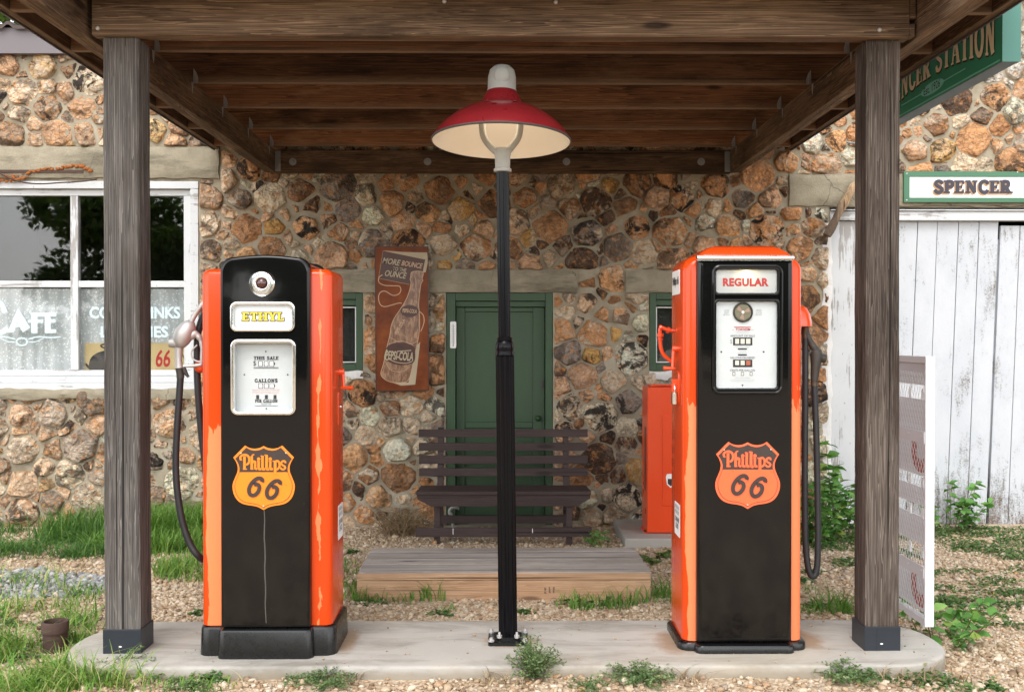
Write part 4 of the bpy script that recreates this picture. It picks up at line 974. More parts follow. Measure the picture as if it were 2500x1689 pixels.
# shield traced in its own 1492x1570 grid; spans 1210 units across
def shield(parent, px_c, py_top, width_px, Y, morange, name='shield_badge'):
    sc_ = width_px/1210.0
    def S(u, v): p = at(px_c + (u-740)*sc_, py_top + (v-200)*sc_, Y); return (p.x, p.z)
    half = [(740,210)] + smooth_pts([(740,210),(820,248),(920,263),(1020,245),(1100,200)], 5)[1:] + [(1330,432)] + smooth_pts([(1330,432),(1278,515),(1246,610),(1250,705),(1292,820),(1335,925),(1345,1030),(1318,1150),(1262,1248),(1180,1315),(1080,1350),(940,1372),(840,1398),(740,1455)], 4)[1:]
    full = half + [(1480-u, v) for u, v in half[::-1][1:-1]]
    def sc2(P, kx, ky, cy=800): return [(740+(u-740)*kx, cy+(v-cy)*ky) for u, v in P]
    F = front(Y)
    mb = MB(); mb.prism([S(*p) for p in full], F, 0, .003); sh = mb.build(name, morange, parent, False, .0008)
    mb = MB(); mb.prism([S(*p) for p in sc2(full, .930, .935)], F, .0032, .0036); mb.build('shield_field', M['shield_dark'], sh)
    low = [p for p in sc2(half, .912, .915) if p[1] > 720]; xr = low[0][0] - 6
    low = [(xr, 718)] + low; lowf = low + [(1480-u, v) for u, v in low[::-1][1:]] 
    mb = MB(); mb.prism([S(*p) for p in lowf], F, .0038, .0041); mb.build('shield_lower_field', morange, sh)
    mb = MB(); k = [0]
    def rb(P, wd, sm=True):
        k[0] += 1; P = smooth_pts(P, 4) if sm and len(P) > 2 else P; ribbon(mb, F, [S(*p) for p in P], wd*sc_*Y/2500, .0044+k[0]*.00003, .0003)
    def dot(c, r): k[0] += 1; mb.prism([S(*p) for p in circ(c[0], c[1], r, 14)], F, .0044+k[0]*.00003, .0047+k[0]*.00003)
    rb([(370,408),(370,665)], 50); rb([(340,658),(418,658)], 22); rb([(305,485),(290,430),(325,390),(390,378),(448,412),(464,480),(446,545),(400,572)], 40); rb([(320,470),(300,478)], 34)
    rb([(512,405),(512,662)], 48); rb([(514,420),(526,384),(562,376)], 24); rb([(515,545),(545,508),(574,516),(580,560),(580,640),(618,655)], 42); rb([(488,658),(545,658)], 18)
    dot((645,460), 33); rb([(648,500),(648,645),(696,652)], 44); rb([(612,505),(650,505)], 20)
    rb([(722,398),(722,640),(770,652)], 48); rb([(684,402),(724,402)], 20); rb([(802,382),(802,640),(846,652)], 52); rb([(760,386),(804,386)], 20)
    dot((872,460), 33); rb([(874,500),(874,645),(920,652)], 44); rb([(840,505),(876,505)], 20)
    rb([(966,500),(966,750)], 52); rb([(916,744),(996,744)], 24); rb([(918,502),(966,502)], 22); rb([(966,512),(1012,496),(1048,535),(1050,605),(1015,655),(972,660)], 38)
    rb([(1166,540),(1158,508),(1122,500),(1086,530),(1098,568),(1142,596),(1162,630),(1128,662),(1086,650),(1078,622)], 36)
    mb.build('shield_lettering', morange, sh)
    mb = MB(); 
    for ox, oy in ((0, 0), (346, 50)):
        P = smooth_pts([(712,905),(722,868),(690,836),(630,836),(560,880),(492,960),(460,1050),(474,1130),(520,1165),(585,1150),(640,1090),(662,1020),(646,968),(600,948),(556,962)], 4)
        P = [(u+ox, v+oy) for u, v in P]; k[0] += 1
        for i in range(len(P)-1):
            pass
        ribbon(mb, F, [S(*p) for p in P], 76*sc_*Y/2500, .0044+k[0]*.0001, .0003)
    mb.build('shield_numerals', M['shield_dark'], sh)
    for c in ((300,350),(1172,345),(738,1375)): p = S(*c); mb = MB(); mb.sphere((p[0], Y-.004, p[1]), .0032, 0, 5, (1, .5, 1)); mb.build('screw', M['alu'], sh, True)
    return sh
def sticker_text(parent, F, x0, x1, z0, z1):
    for txt, a, b, ms in (("FOR USE AS A", .82, .93, 'ink_grey'), ("MOTOR FUEL ONLY", .66, .77, 'ink_grey'), ("CONTAINS", .42, .57, 'ink'), ("LEAD", .22, .38, 'ink')):
        wd = (x1-x0); q = .10 if txt != "LEAD" else .24
        font_text('sticker_lettering', txt, F, x0+wd*q, x1-wd*q, z0+(z1-z0)*a, z0+(z1-z0)*b, M[ms], parent, weight=.02)

# ---------------- left pump
YP = 4.06; cx = -.947; IZ = .12
pa = thing('gas_pump', 'older orange and black fuel pump reading ETHYL with round red eye above its sign', 'gas pump', (cx, 4.26, IZ), 'vintage fuel pumps on the island')
mb = MB(); rbox(mb, cx, 4.262, .261, .162, .034, (.2375, 1.664), .030); bodya = mb.build('body', M['orange_a'], pa, 40)
mb = MB(); P = arch_outline(cx, .172, 1.60, 1.708, .05, .010); mb.loft([[(x, 4.10, z) for x, z in P], [(x, 4.42, z) for x, z in P]]); 
mb.build('hood', M['orange'], pa, 40)
mb = MB()
for i in range(5): mb.box(cx+.1722, cx+.1745, 4.16+i*.045, 4.19+i*.045, 1.669, 1.675)
mb.build('vent_slot', M['ink'], pa)
def wr(p0, p1, q0, q1, Y): a, b = at(p0, q1, Y), at(p1, q0, Y); return [a.x, b.x, a.z, b.z]
h_sign = wr(569, 714, 743, 803, YP); h_dial = wr(571, 716, 835, 1006, YP)
x0p, x1p = X(537, YP), X(756, YP); cxp = (x0p+x1p)/2; hxp = (x1p-x0p)/2
mb = MB(); panel(mb, cxp, hxp, .238, 1.716, .048, .010, YP, 4.0995, [h_sign, h_dial]); fpa = mb.build('front_panel', M['black'], pa, 35)
mb = MB(); panel(mb, cxp, hxp, .238, 1.716, .048, .010, 4.465, 4.4245, []); mb.build('rear_panel', M['black'], pa, 35)
mb = MB(); L = lambda cy, hx, hy, r, z0, z1: [[(x, y, z) for x, y in rrect(cxp, cy, hx+d_, hy+d_, r, 6)] for z, d_ in ((z0, .003), (z1-.012, .0), (z1-.004, -.003), (z1, -.012))]
mb.loft(L(4.262, .272, .176, .045, .1185, .2355)); mb.loft(L(4.262, hxp+.010, .217, .03, .1188, .2345)); mb.build('plinth', M['base_black'], pa, 40)
# round eye
mb = MB(); c = at(640, 692, YP)
mb.lathe([(.0505, 0), (.0505, .006), (.045, .012), (.038, .0125), (.036, .006), (.034, .006), (.032, .013), (.027, .015), (.022, .012), (.021, .006)], (c.x, YP, c.z), 40, 0, 'y', None, False)
eye = mb.build('light_bezel', M['chrome'], fpa, 40)
mb = MB(); mb.lathe([(.0205, .006), (.019, .012), (.014, .017), (.007, .020), (.0005, .0205)], (c.x, YP, c.z), 24, 0, 'y'); mb.build('red_lens', plain('dark_red_lens', (.06,.012,.010), .08, 0, .7, 60, .3, .6), eye, True)
# chrome window frames, sign glass and dial
def bezel(h, grow, r, th, mat, parent, name='window_bezel', hole_r=.014, Y=YP):
    x0, x1, z0, z1 = h; a, b = (x0+x1)/2, (z0+z1)/2; hx, hz = (x1-x0)/2, (z1-z0)/2
    mb = MB(); ring(mb, front(Y), rrect(a, b, hx+grow, hz+grow, r+grow*.6, 8), rrect(a, b, hx-.004, hz-.004, hole_r, 8), -.001, th); return mb.build(name, mat, parent, 50)
bz = bezel(h_sign, .0115, .020, .010, M['chrome'], fpa)
mb = MB(); mb.box(h_sign[0], h_sign[1], YP+.004, YP+.008, h_sign[2], h_sign[3]); sg = mb.build('sign_glass', M['white_dial'], bz)
Fs = front(YP+.0035); mb = MB(); a, b = at(592, 782, YP), at(694, 763, YP)
stroke_text(mb, 'ETHYL', Fs, a.x, b.x, a.z-.001, b.z+.001, .27, .12, True, .0042, .0004, .0004); mb.build('sign_lettering_edge', M['ink'], sg)
mb = MB(); stroke_text(mb, 'ETHYL', Fs, a.x, b.x, a.z-.001, b.z+.001, .25, .12, True, 0, .0034, .0004); mb.build('sign_lettering', M['yellow'], sg)
bz2 = bezel(h_dial, .0125, .022, .011, M['chrome'], fpa)
YD = 4.098; mb = MB(); well(mb, h_dial, YP+.001, YD); dl = mb.build('dial_face', M['white_dial'], bz2)
mb = MB(); mb.box(h_dial[0]-.002, h_dial[1]+.002, YP+.0025, YP+.0045, h_dial[2]-.002, h_dial[3]+.002); mb.build('dial_pane', M['dial_glass'], bz2)
FD = front(YD)
def za(zx, zy): return (400+zx*.31847, 580+zy*.31847)
def dtext(base, parent, FD, YD, txt, z, mat='ink', serif=None, **k):
    (p0, q0), (p1, q1) = base(z[0], z[2]), base(z[1], z[3]); a, b = at(p0, q1, YD), at(p1, q0, YD)
    if serif:
        mb = MB(); stroke_text(mb, txt, FD, a.x, b.x, a.z, b.z, .30, .17, True, 0, .0006, .0003); mb.build('dial_lettering', M[mat], parent)
    else: font_text('dial_lettering', txt, FD, a.x, b.x, a.z, b.z, M[mat], parent, **k)
def dbox(base, FD, YD, mb, z, d=.0006, th=.0004):
    (p0, q0), (p1, q1) = base(z[0], z[2]), base(z[1], z[3]); a, b = at(p0, q1, YD), at(p1, q0, YD)
    mb.prism([(a.x, a.z), (b.x, a.z), (b.x, b.z), (a.x, b.z)], FD, d, d+th)
dtext(za, dl, FD, YD, 'THIS SALE', (690, 880, 911, 936), serif=True); dtext(za, dl, FD, YD, 'GALLONS', (697, 872, 1083, 1109), serif=True); dtext(za, dl, FD, YD, 'PER GALLON', (700, 872, 1241, 1262), serif=True)
dtext(za, dl, FD, YD, '$', (686, 708, 944, 986))
dtext(za, dl, FD, YD, 'GALLONS AND SALE COMPUTED\nAT PRICE SHOWN PER GALLON', (678, 890, 1161, 1195), 'ink_pink'); dtext(za, dl, FD, YD, 'INCLUDES TAXES', (748, 825, 1267, 1280), 'ink_grey')
mb = MB()
for z in ((724,757,946,988),(769,801,946,988),(810,845,946,988),(726,760,1117,1156),(770,803,1117,1156),(812,847,1117,1156),(708,731,1206,1238),(775,798,1206,1238),(841,864,1206,1238)): dbox(za, FD, YD, mb, z)
for z in ((688,880,993,996),(688,880,1000,1003),(843,852,958,976),(843,852,1128,1144),(697,873,1287,1290)): dbox(za, FD, YD, mb, z, .0008)
mb.build('dial_marking', M['ink'], dl)
for z in ((729,753,950,984),(773,797,950,984),(813,841,950,984),(731,756,1121,1152),(774,799,1121,1152),(815,843,1121,1152)): mb = MB(); dbox(za, FD, YD, mb, z, .0012); mb.build('number_wheel', M['white_sticker'], dl)
for zx, zy in ((782,873),(617,1050),(950,1050),(787,1310)): mb = MB(); p = at(*za(zx, zy), YD); mb.sphere((p.x, YD-.001, p.z), .0032, 0, 5, (1, .5, 1)); mb.build('screw', M['dark_metal'], dl, True)
shield(fpa, 644, 1087, 152, YP, M['shield_orange'])
# drip stain down from the badge
mb = MB(); p0 = at(645, 1246, YP); p1 = at(649, 1520, YP)
ribbon(mb, front(YP), [(p0.x+(p1.x-p0.x)*t/12+.0015*math.sin(t*1.7), p0.z+(p1.z-p0.z)*t/12) for t in range(13)], lambda t: .0035+.004*t*(1-t)*2, .0001, .0002)
mb.build('drip_stain', plain('chalky_drip', (.060,.054,.047), .7, 0, .7, 60), fpa)
# right side: crank, small door, sticker
xs1 = cx+.261; FR = frame((xs1, 0, 0), (0, 1, 0), (0, 0, 1))
def side_pt(px, py, xw): 
    d = ray(px, py); t = xw/d.x; return Vector((xw, d.y*t, CAMZ+d.z*t))
mb = MB(); q0, q1 = side_pt(822, 1046, xs1), side_pt(834, 948, xs1); mb.prism(rrect(4.31, (q0.z+q1.z)/2, .055, (q1.z-q0.z)/2*.9, .012), FR, -.002, .004); ad = mb.build('access_door', M['orange'], bodya, False, .0015)
mb = MB(); mb.lathe([(.0005,.012),(.006,.010),(.007,.004)], (xs1, 4.285, 1.10), 12, 0, 'x'); mb.build('lock_button', M['chrome'], ad, True)
mb = MB(); zc = Z(915, 4.3); mb.tube([(xs1-.01, 4.29, zc+.012), (xs1+.022, 4.29, zc+.012)], .014, 14); mb.tube([(xs1+.016, 4.29, zc+.012), (xs1+.020, 4.275, zc-.03), (xs1+.022, 4.268, zc-.052)], [.008,.007,.006], 10); mb.tube([(xs1+.012, 4.268, zc-.052), (xs1+.062, 4.262, zc-.052)], [.006, .0085], 10); mb.build('reset_crank', M['orange'], bodya, 40)
mb = MB(); s0, s1 = 4.255, 4.375; zz0, zz1 = Z(1313, 4.3), Z(1230, 4.3); mb.prism(rrect((s0+s1)/2, (zz0+zz1)/2, (s1-s0)/2, (zz1-zz0)/2, .008), FR, .0005, .0015); stk = mb.build('lead_sticker', M['white_sticker'], bodya)
sticker_text(stk, frame((xs1+.001, 0, 0), (0, 1, 0), (0, 0, 1)), s0, s1, zz0, zz1)
# nozzle, boot and hose on the left side
YH = 4.28; zn = lambda zx, zy, Y=YH: at(zx*.22375, 700+zy*.22375, Y); u = .22375*YH/2500
noz = MB(); noz.tube(smooth_pts([tuple(zn(*p)) for p in ((2252,158),(2200,205),(2150,270),(2105,345),(2080,400))], 4), [29*u]*17, 12)
noz.tube([zn(*p) for p in ((2092,375),(2070,420),(2010,510),(1972,600),(1955,660))], [36*u, 78*u, 108*u, 88*u, 50*u], 16)
noz.tube([zn(*p) for p in ((1962,600),(1950,700),(1948,800),(1955,885))], [50*u, 44*u, 38*u, 46*u], 12)
noz.tube([zn(*p) for p in ((1960,608),(1900,615),(1852,612))], [62*u, 54*u, 50*u], 12)
noz.tube([zn(*p) for p in smooth_pts([(2060,540),(2130,520),(2178,560),(2200,640),(2200,760),(2196,850)], 3)], [52*u]*4+[34*u]*3+[22*u]*3+[17*u]*6, 10)
noz.tube([zn(*p) for p in smooth_pts([(2196,850),(2110,862),(2000,866)], 3)], 19*u, 10)
nz = noz.build('nozzle', M['alu'], pa, 60)
mb = MB(); mb.tube([zn(*p) for p in smooth_pts([(2152,636),(2098,690),(2088,740),(2110,790),(2160,815),(2192,818)], 4)], 9*u, 8); mb.build('nozzle_trigger', M['alu'], nz, True)
mb = MB(); mb.tube([zn(1955,880), zn(1962,935)], [44*u, 40*u], 12); mb.tube([zn(2005,880), zn(2020,930), zn(2055,985)], [22*u, 26*u, 14*u], 8); mb.build('nozzle_swivel', M['dark_metal'], nz, 50)
mb = MB(); mb.sphere(zn(2190, 870, 4.30), 72*u, 0, 8, (1, .8, 1)); mb.tube([zn(2160,835,4.30), zn(2280,870,4.30)], 24*u, 10); mb.build('nozzle_boot', M['orange'], pa, True)
hp = [zn(1965,930), zn(1968,1000)] + [at(px, py, YH) for px, py in ((438,960),(432,1050),(429,1131),(433,1200),(444,1268),(463,1325),(484,1356))] + [at(503, 1366, 4.33), at(515, 1340, 4.36), at(512, 1240, 4.36), at(500, 1130, 4.345), at(490, 1040, 4.33), at(483, 950, 4.32), at(481, 870, 4.32), at(484, 810, 4.32), at(500, 765, 4.33), at(520, 752, 4.36)]
mb = MB(); mb.tube(smooth_pts([tuple(p) for p in hp], 5), .0145, 12); ho = mb.build('hose', M['rubber'], pa, True)
mb = MB(); mb.tube([zn(1966,930), zn(1969,995)], .0162, 12); mb.build('hose_collar', M['dark_metal'], ho, 50)

# ---------------- right pump
YQ = 4.112; cb = X(1820.5, YQ)
pb = thing('gas_pump', 'orange and black fuel pump reading REGULAR with domed orange top and chrome strip', 'gas pump', (cb, 4.31, IZ), 'vintage fuel pumps on the island')
hb = .244; yb0, yb1 = 4.15, 4.475
mb = MB(); L_ = [[(x, y, .156) for x, y in rrect(cb, (yb0+yb1)/2, hb, (yb1-yb0)/2, .042, 7)]]
for k in range(9):
    a = R(90*k/8); ins = .072*(1-math.cos(a)); L_.append([(x, y, 1.662+.062*math.sin(a)) for x, y in rrect(cb, (yb0+yb1)/2, hb-ins*.9, (yb1-yb0)/2-ins*.45, .042, 7)])
mb.loft(L_); bodyb = mb.build('body', M['orange_b'], pb, 50)
mb = MB(); hd = X(1935, YQ)-cb
L_ = []
for k in range(9):
    a = R(90*k/8); ins = .058*(1-math.cos(a)); zz = 1.704+.034*math.sin(a)
    L_.append([(x, y, zz + .034*(1-((x-cb)/hd)**2)*math.sin(a)) for x, y in rrect(cb, (YQ-.004+4.51)/2, hd+.004-ins, (4.51-YQ+.004)/2-ins, .022, 8)])
mb.loft(L_); dome = mb.build('dome_top', M['orange'], pb, 50)
mb = MB(); xL, xR = X(1701, YQ)-.001, X(1936, YQ); zc0, zc1 = Z(636, YQ), Z(624, YQ)
mb.tube([(xL, YQ-.010, (zc0+zc1)/2), (xR, YQ-.010, (zc0+zc1)/2)], .0085, 12); mb.box(xL, xR, YQ-.008, YQ+.02, zc0, zc1); mb.build('chrome_strip', M['chrome'], pb, 40)
r_sign = wr(1746.5, 1899, 656.5, 717.5, YQ); r_dial = wr(1746.5, 1899, 734, 949.5, YQ)
xl, xr = X(1703.5, YQ), X(1936.5, YQ); cq = (xl+xr)/2; hq = (xr-xl)/2
mb = MB(); panel(mb, cq, hq, .158, Z(634, YQ), .004, .0005, YQ, 4.149, [r_sign, r_dial], .020); fpb = mb.build('front_panel', M['black'], pb, 35)
mb = MB(); panel(mb, cq, hq, .158, Z(634, YQ), .004, .0005, 4.515, 4.4755, [], .02); mb.build('rear_panel', M['black'], pb, 35)
mb = MB(); LL = lambda cx_, cy, hx, hy, r, z0, z1: [[(x, y, z) for x, y in rrect(cx_, cy, hx+d_, hy+d_, r, 7)] for z, d_ in ((z0, .002), (z1-.010, .002), (z1-.003, -.002), (z1, -.012))]
mb.loft(LL(cb, 4.312, hb+.016, .178, .05, .1185, .1535)); mb.loft(LL(cq, 4.312, hq+.006, .218, .03, .1188, .1528)); mb.build('plinth', M['base_black'], pb, 40)
# raised black moulding round both windows
big = wr(1736, 1912, 646, 963, YQ); a, b = (big[0]+big[1])/2, (big[2]+big[3])/2; mb = MB()
ring(mb, front(YQ), rrect(a, b, (big[1]-big[0])/2, (big[3]-big[2])/2, .034, 8), rrect(a, b, (big[1]-big[0])/2-.015, (big[3]-big[2])/2-.015, .020, 8), -.001, .012)
md = mb.build('window_moulding', M['black'], fpb, 50)
for h in (r_sign, r_dial): bezel(h, .007, .008, .008, M['black'], md, 'window_bezel', .012, YQ)
mb = MB(); mb.box(r_sign[0], r_sign[1], YQ+.006, YQ+.009, r_sign[2], r_sign[3]); sgb = mb.build('sign_glass', M['lit_glass'], md)
mb = MB(); bxh = [r_sign[0]+.001, r_sign[1]-.001, r_sign[2]+.001, r_sign[3]-.001]; well(mb, bxh, YQ+.0095, YQ+.0365); mb.build('lamp_box', M['white_dial'], md)
bl = bpy.data.lights.new('sign_bulb', 'POINT'); bl.energy = .22; bl.color = (1, .80, .48); bl.shadow_soft_size = .006
blo = bpy.data.objects.new('sign_bulb', bl); link(blo, pb); blo.location = Vector((cq+.006, YQ+.023, r_sign[3]-.020)) - ORG[pb.name]
Fg = front(YQ+.0055); a, b = at(1765.5, 699, YQ), at(1877.5, 678.5, YQ)
font_text('sign_lettering_edge', 'REGULAR', Fg, a.x, b.x, a.z, b.z, M['shadow_brown'], sgb, weight=.05, d=.0004, spacing=1.08); font_text('sign_lettering', 'REGULAR', Fg, a.x+.001, b.x-.001, a.z+.001, b.z-.001, M['ink_red'], sgb, weight=.022, d=.0008, spacing=1.08)
YE = YQ+.012; mb = MB(); well(mb, r_dial, YQ+.001, YE); dlb = mb.build('dial_face', M['white_dial'], md)
mb = MB(); mb.box(r_dial[0]-.002, r_dial[1]+.002, YQ+.0022, YQ+.0040, r_dial[2]-.002, r_dial[3]+.002); mb.build('dial_pane', M['dial_glass'], md)
FE = front(YE)
def zb2(zx, zy): return (1550+zx*.31847, 560+zy*.31847)
bt = lambda t, z, m_='ink', **k: dtext(zb2, dlb, FE, YE, t, z, m_, **k)
g = at(*zb2(827, 635), YE); mb = MB(); mb.lathe([(.0405, 0), (.0405, .006), (.036, .008), (.033, .004)], (g.x, YE, g.z), 32, 0, 'y', None, False); ga = mb.build('gauge_bezel', M['dark_metal'], dlb, 40)
mb = MB(); mb.lathe([(.033, .003), (.0005, .0032)], (g.x, YE, g.z), 28, 0, 'y'); mb.build('gauge_face', plain('mottled_gauge_glass', (.20,.19,.13), .15, 0, .6, 30), ga)
mb = MB()
for k in range(3): ribbon(mb, FE, [(g.x, g.z), (g.x+.028*math.cos(R(20+120*k)), g.z+.028*math.sin(R(20+120*k)))], lambda t: .002+.016*t, .0036+k*.0001)
mb.build('gauge_vane', plain('rosy_gauge_vane', (.33,.22,.17), .3), ga)
mb = MB(); mb.lathe([(.006, .004), (.005, .006), (.0005, .0065)], (g.x, YE, g.z), 12, 0, 'y'); mb.build('gauge_hub', M['white_sticker'], ga)
bt('GLASS\nMUST\nBE FULL', (680, 728, 615, 660), 'ink_grey', align='CENTER'); bt('BEFORE\n& AFTER\nDELIVERY', (925, 976, 615, 660), 'ink_grey', align='CENTER')
bt('TOKHEIM', (772, 886, 756, 777), 'ink_red', shear=.2, weight=.02)
mb = MB(); 
for z in ((760,888,746,751),(745,758,769,771),(890,910,769,771)): dbox(zb2, FE, YE, mb, z, .0009)
mb.build('dial_marking', M['ink_red'], dlb)
bt('OIL TANK AND PUMP CO.\nFORT WAYNE, INDIANA', (775, 875, 781, 797), 'ink_soft', align='CENTER')
bt('AMOUNT OF SALE', (730, 920, 808, 824)); bt('$', (731, 744, 842, 880), 'ink_grey'); bt('GALLONS DELIVERED', (730, 920, 975, 992)); bt('CENTS PER GALLON', (730, 920, 1071, 1088))
bt('DOLLARS    CENTS\nTAX INCLUDED', (765, 886, 891, 908), 'ink_soft', align='CENTER'); bt('TOTAL SALES\nTOTAL GALLONS', (792, 860, 932, 952), 'ink_soft', align='CENTER'); bt('TAX INCLUDED', (768, 885, 1132, 1142), 'ink_soft'); bt('MAXIMUM DELIVERY AT ANY RATE\nOF DELIVERY AT ANY PRESSURE', (730, 920, 1149, 1167), 'ink_soft', align='CENTER')
mb = MB()
for z in ((752,900,828,888),(752,900,997,1055),(790,858,911,922),(790,858,956,967)): dbox(zb2, FE, YE, mb, z)
for z in ((748,769,1093,1121),(813,835,1093,1121),(880,901,1093,1121)): dbox(zb2, FE, YE, mb, z)
p = at(*zb2(825, 1196), YE); mb.prism([(p.x-.004, p.z+.004), (p.x, p.z-.005), (p.x+.004, p.z+.004)], FE, .0006, .001)
mb.build('dial_marking', M['ink'], dlb)
aged = plain('aged_number_wheel', (.62,.60,.52), .5, 0, .2, 60)
for z in ((768,798,838,877),(810,841,838,877),(852,885,838,877),(810,841,1005,1040),(768,798,1005,1040),(751,766,1097,1117),(816,832,1097,1117),(883,898,1097,1117)): mb = MB(); dbox(zb2, FE, YE, mb, z, .0012); mb.build('number_wheel', aged, dlb)
mb = MB(); dbox(zb2, FE, YE, mb, (852,885,1005,1040), .0012); mb.build('number_wheel', plain('red_number_wheel', (.36,.10,.05), .5, 0, .4, 60), dlb)
for zx, zy in ((662,938),(987,938)): mb = MB(); p = at(*zb2(zx, zy), YE); mb.sphere((p.x, YE-.001, p.z), .0036, 0, 5, (1, .5, 1)); mb.build('screw', M['dark_metal'], dlb, True)
shield(fpb, 1825, 1078, 158, YQ, M['shield_coral'])
# left side fittings
xs0 = cb-hb; FL = frame((xs0, 0, 0), (0, -1, 0), (0, 0, 1))          # faces -x: u runs towards the camera
mb = MB(); za0, za1 = Z(719, 4.3), Z(660, 4.3); mb.prism(rrect(-4.325, (za0+za1)/2, .088, (za1-za0)/2, .008), FL, .0005, .0025); sd_ = mb.build('side_glass', M['white_sticker'], bodyb)
font_text('side_lettering', 'Phillips 66', frame((xs0-.0025, 0, 0), (0, -1, 0), (0, 0, 1)), -4.40, -4.25, (za0+za1)/2-.020, (za0+za1)/2+.026, M['ink'], sd_, weight=.03)
mb = MB(); za0, za1 = Z(1305, 4.3), Z(1226, 4.3); mb.prism(rrect(-4.285, (za0+za1)/2, .062, (za1-za0)/2, .006), FL, .0005, .0018); sd2 = mb.build('lead_sticker', M['white_sticker'], bodyb)
sticker_text(sd2, frame((xs0-.0016, 0, 0), (0, -1, 0), (0, 0, 1)), -4.347, -4.223, za0, za1)
mb = MB(); za0, za1 = Z(992, 4.3), Z(905, 4.3); mb.prism(rrect(-4.29, (za0+za1)/2, .042, (za1-za0)/2, .03), FL, -.002, .005); plt = mb.build('lock_plate', M['orange'], bodyb, False, .0015)
mb = MB(); pz = Z(970, 4.25); mb.loft([[(x, y, z) for x, y in rrect(xs0-.018, 4.262, .011, .020, .006)] for z in (pz-.028, pz+.018)]); mb.tube(smooth_pts([(xs0-.018, 4.250, pz+.016), (xs0-.018, 4.250, pz+.042), (xs0-.018, 4.262, pz+.052), (xs0-.018, 4.274, pz+.042), (xs0-.018, 4.274, pz+.016)], 4), .004, 8); mb.build('padlock', M['chrome'], plt, 40)
mb = MB(); mb.box(xs0-.03, xs0, 4.258, 4.264, pz+.02, pz+.075); mb.build('hasp', M['orange'], plt)
mb = MB(); zc = Z(863, 4.3); mb.tube([(xs0+.01, 4.27, zc+.02), (xs0-.026, 4.27, zc+.02)], .013, 12); mb.tube([(xs0-.02, 4.27, zc+.02), (xs0-.026, 4.255, zc-.045), (xs0-.027, 4.25, zc-.062)], [.008,.007,.007], 10); mb.tube([(xs0-.018, 4.25, zc-.062), (xs0-.066, 4.248, zc-.060)], [.006,.009], 10); mb.build('reset_crank', M['orange'], bodyb, 40)
mb = MB(); YV = 4.42; f = lambda px, py: tuple(at(px, py, YV)); ll = smooth_pts([f(1665,808), f(1634,807), f(1622,802), f(1613,800), f(1611,812), f(1612,835), f(1614,852), f(1622,868), f(1642,884), f(1668,898)], 5)
mb.tube(ll, .0085, 10)
for a, b, r in (((1634,807),(1628,805),.0145), ((1612,814),(1612,822),.0145), ((1616,799),(1610,801),.0125), ((1612,826),(1612,830),.0125)): mb.tube([f(*a), f(*b)], r, 12)
mb.build('vent_pipe', M['orange'], bodyb, 50)
# right side: holster, hose, nozzle
xs1 = cb+hb; YH2 = 4.30; mb = MB(); q = at(1966, 797, YH2); 
prof = [(.0475, 0), (.047, .02), (.041, .052), (.028, .078), (.012, .088), (.001, .089)]
mb.lathe([(r_*1.12, h_*1.0) for r_, h_ in prof], (xs1+.019, YH2-.02, q.z), 24, 0, 'z'); hol = mb.build('nozzle_holster', M['orange'], bodyb, 50)
mb = MB(); h = lambda px, py: tuple(at(px, py, YH2))
hp2 = [h(1966,796), h(1966,830), h(1966,950), h(1965,1100), h(1965,1250), h(1967,1330), h(1973,1385), h(1984,1407), h(1994,1388), h(1997,1320), h(1996,1200), h(1993,1060), h(1989,960), h(1988,930)]
mb.tube(smooth_pts(hp2, 5), .0135, 12); ho2 = mb.build('hose', M['rubber'], pb, True)
mb = MB(); mb.tube([h(1966,798), h(1966,812)], .0165, 12); mb.tube([h(1966,812), h(1966,826)], .0148, 12); mb.tube([h(1988,918), h(1988,942)], .0155, 12); mb.build('hose_collar', plain('brown_hose_collar', (.10,.075,.055), .5, .5), ho2, 50)
n2 = lambda zx, zy: tuple(at(*zb2(zx, zy), YH2-.005)); u2 = .31847*YH2/2500
mb = MB(); mb.tube(smooth_pts([n2(1312,770), n2(1330,830), n2(1362,890), n2(1392,935)], 4), [22*u2]*4+[26*u2]*4+[30*u2]*5, 12)
mb.tube([n2(1385,925), n2(1392,965), n2(1385,1050), n2(1378,1130), n2(1376,1165)], [44*u2, 48*u2, 36*u2, 30*u2, 28*u2], 14)
mb.tube([n2(1395,965), n2(1440,990)], [40*u2, 30*u2], 12); mb.tube([n2(1430,985), n2(1462,992)], [36*u2, 32*u2], 12); mb.tube([n2(1380,940), n2(1345,935), n2(1330,960)], [26*u2, 16*u2, 12*u2], 10)
mb.tube([n2(1382,1060), n2(1412,1070), n2(1405,1120), n2(1380,1145)], 9*u2, 8)
mb.build('nozzle', M['dark_metal'], pb, 50)

# ================================================================== LAMP POST
YL = 4.28; lb = at(1240.5, 1562, YL); lx = lb.x; lp = thing('lamp_post', 'black fluted lamp post with red enamelled shade and grey socket cap', 'lamp post', (lx, YL, IZ))
xt = X(1227, YL); lean = (xt-lx)/(2.09-IZ); cxl = lambda z: lx + lean*(z-IZ)
mb = MB(); mb.loft([[(x, y, z) for x, y in rrect(lx, YL, .083-d_, .078-d_, .012)] for z, d_ in ((.1195, 0), (.131, 0), (.136, .006))])
mb.loft([[(x, y, z) for x, y in rrect(lx, YL, .05, .05, .02)] for z in (.136, .146)])
bp = mb.build('base_plate', M['base_black'], lp, 40)
mb = MB()
for sx in (-1, 1):
    for sy in (-1, 1):
        mb.lathe([(.013, 0), (.013, .006), (.008, .007), (.007, .016), (.001, .018)], (lx+sx*.070, YL+sy*.064, .136), 8); mb.lathe([(.011, 0), (.011, .012), (.006, .013), (.005, .024)], (lx+sx*.036, YL+sy*-.048 if sy > 0 else YL-.048, .146), 6) if sy > 0 else None
mb.build('anchor_bolt', M['alu'], bp, 40)
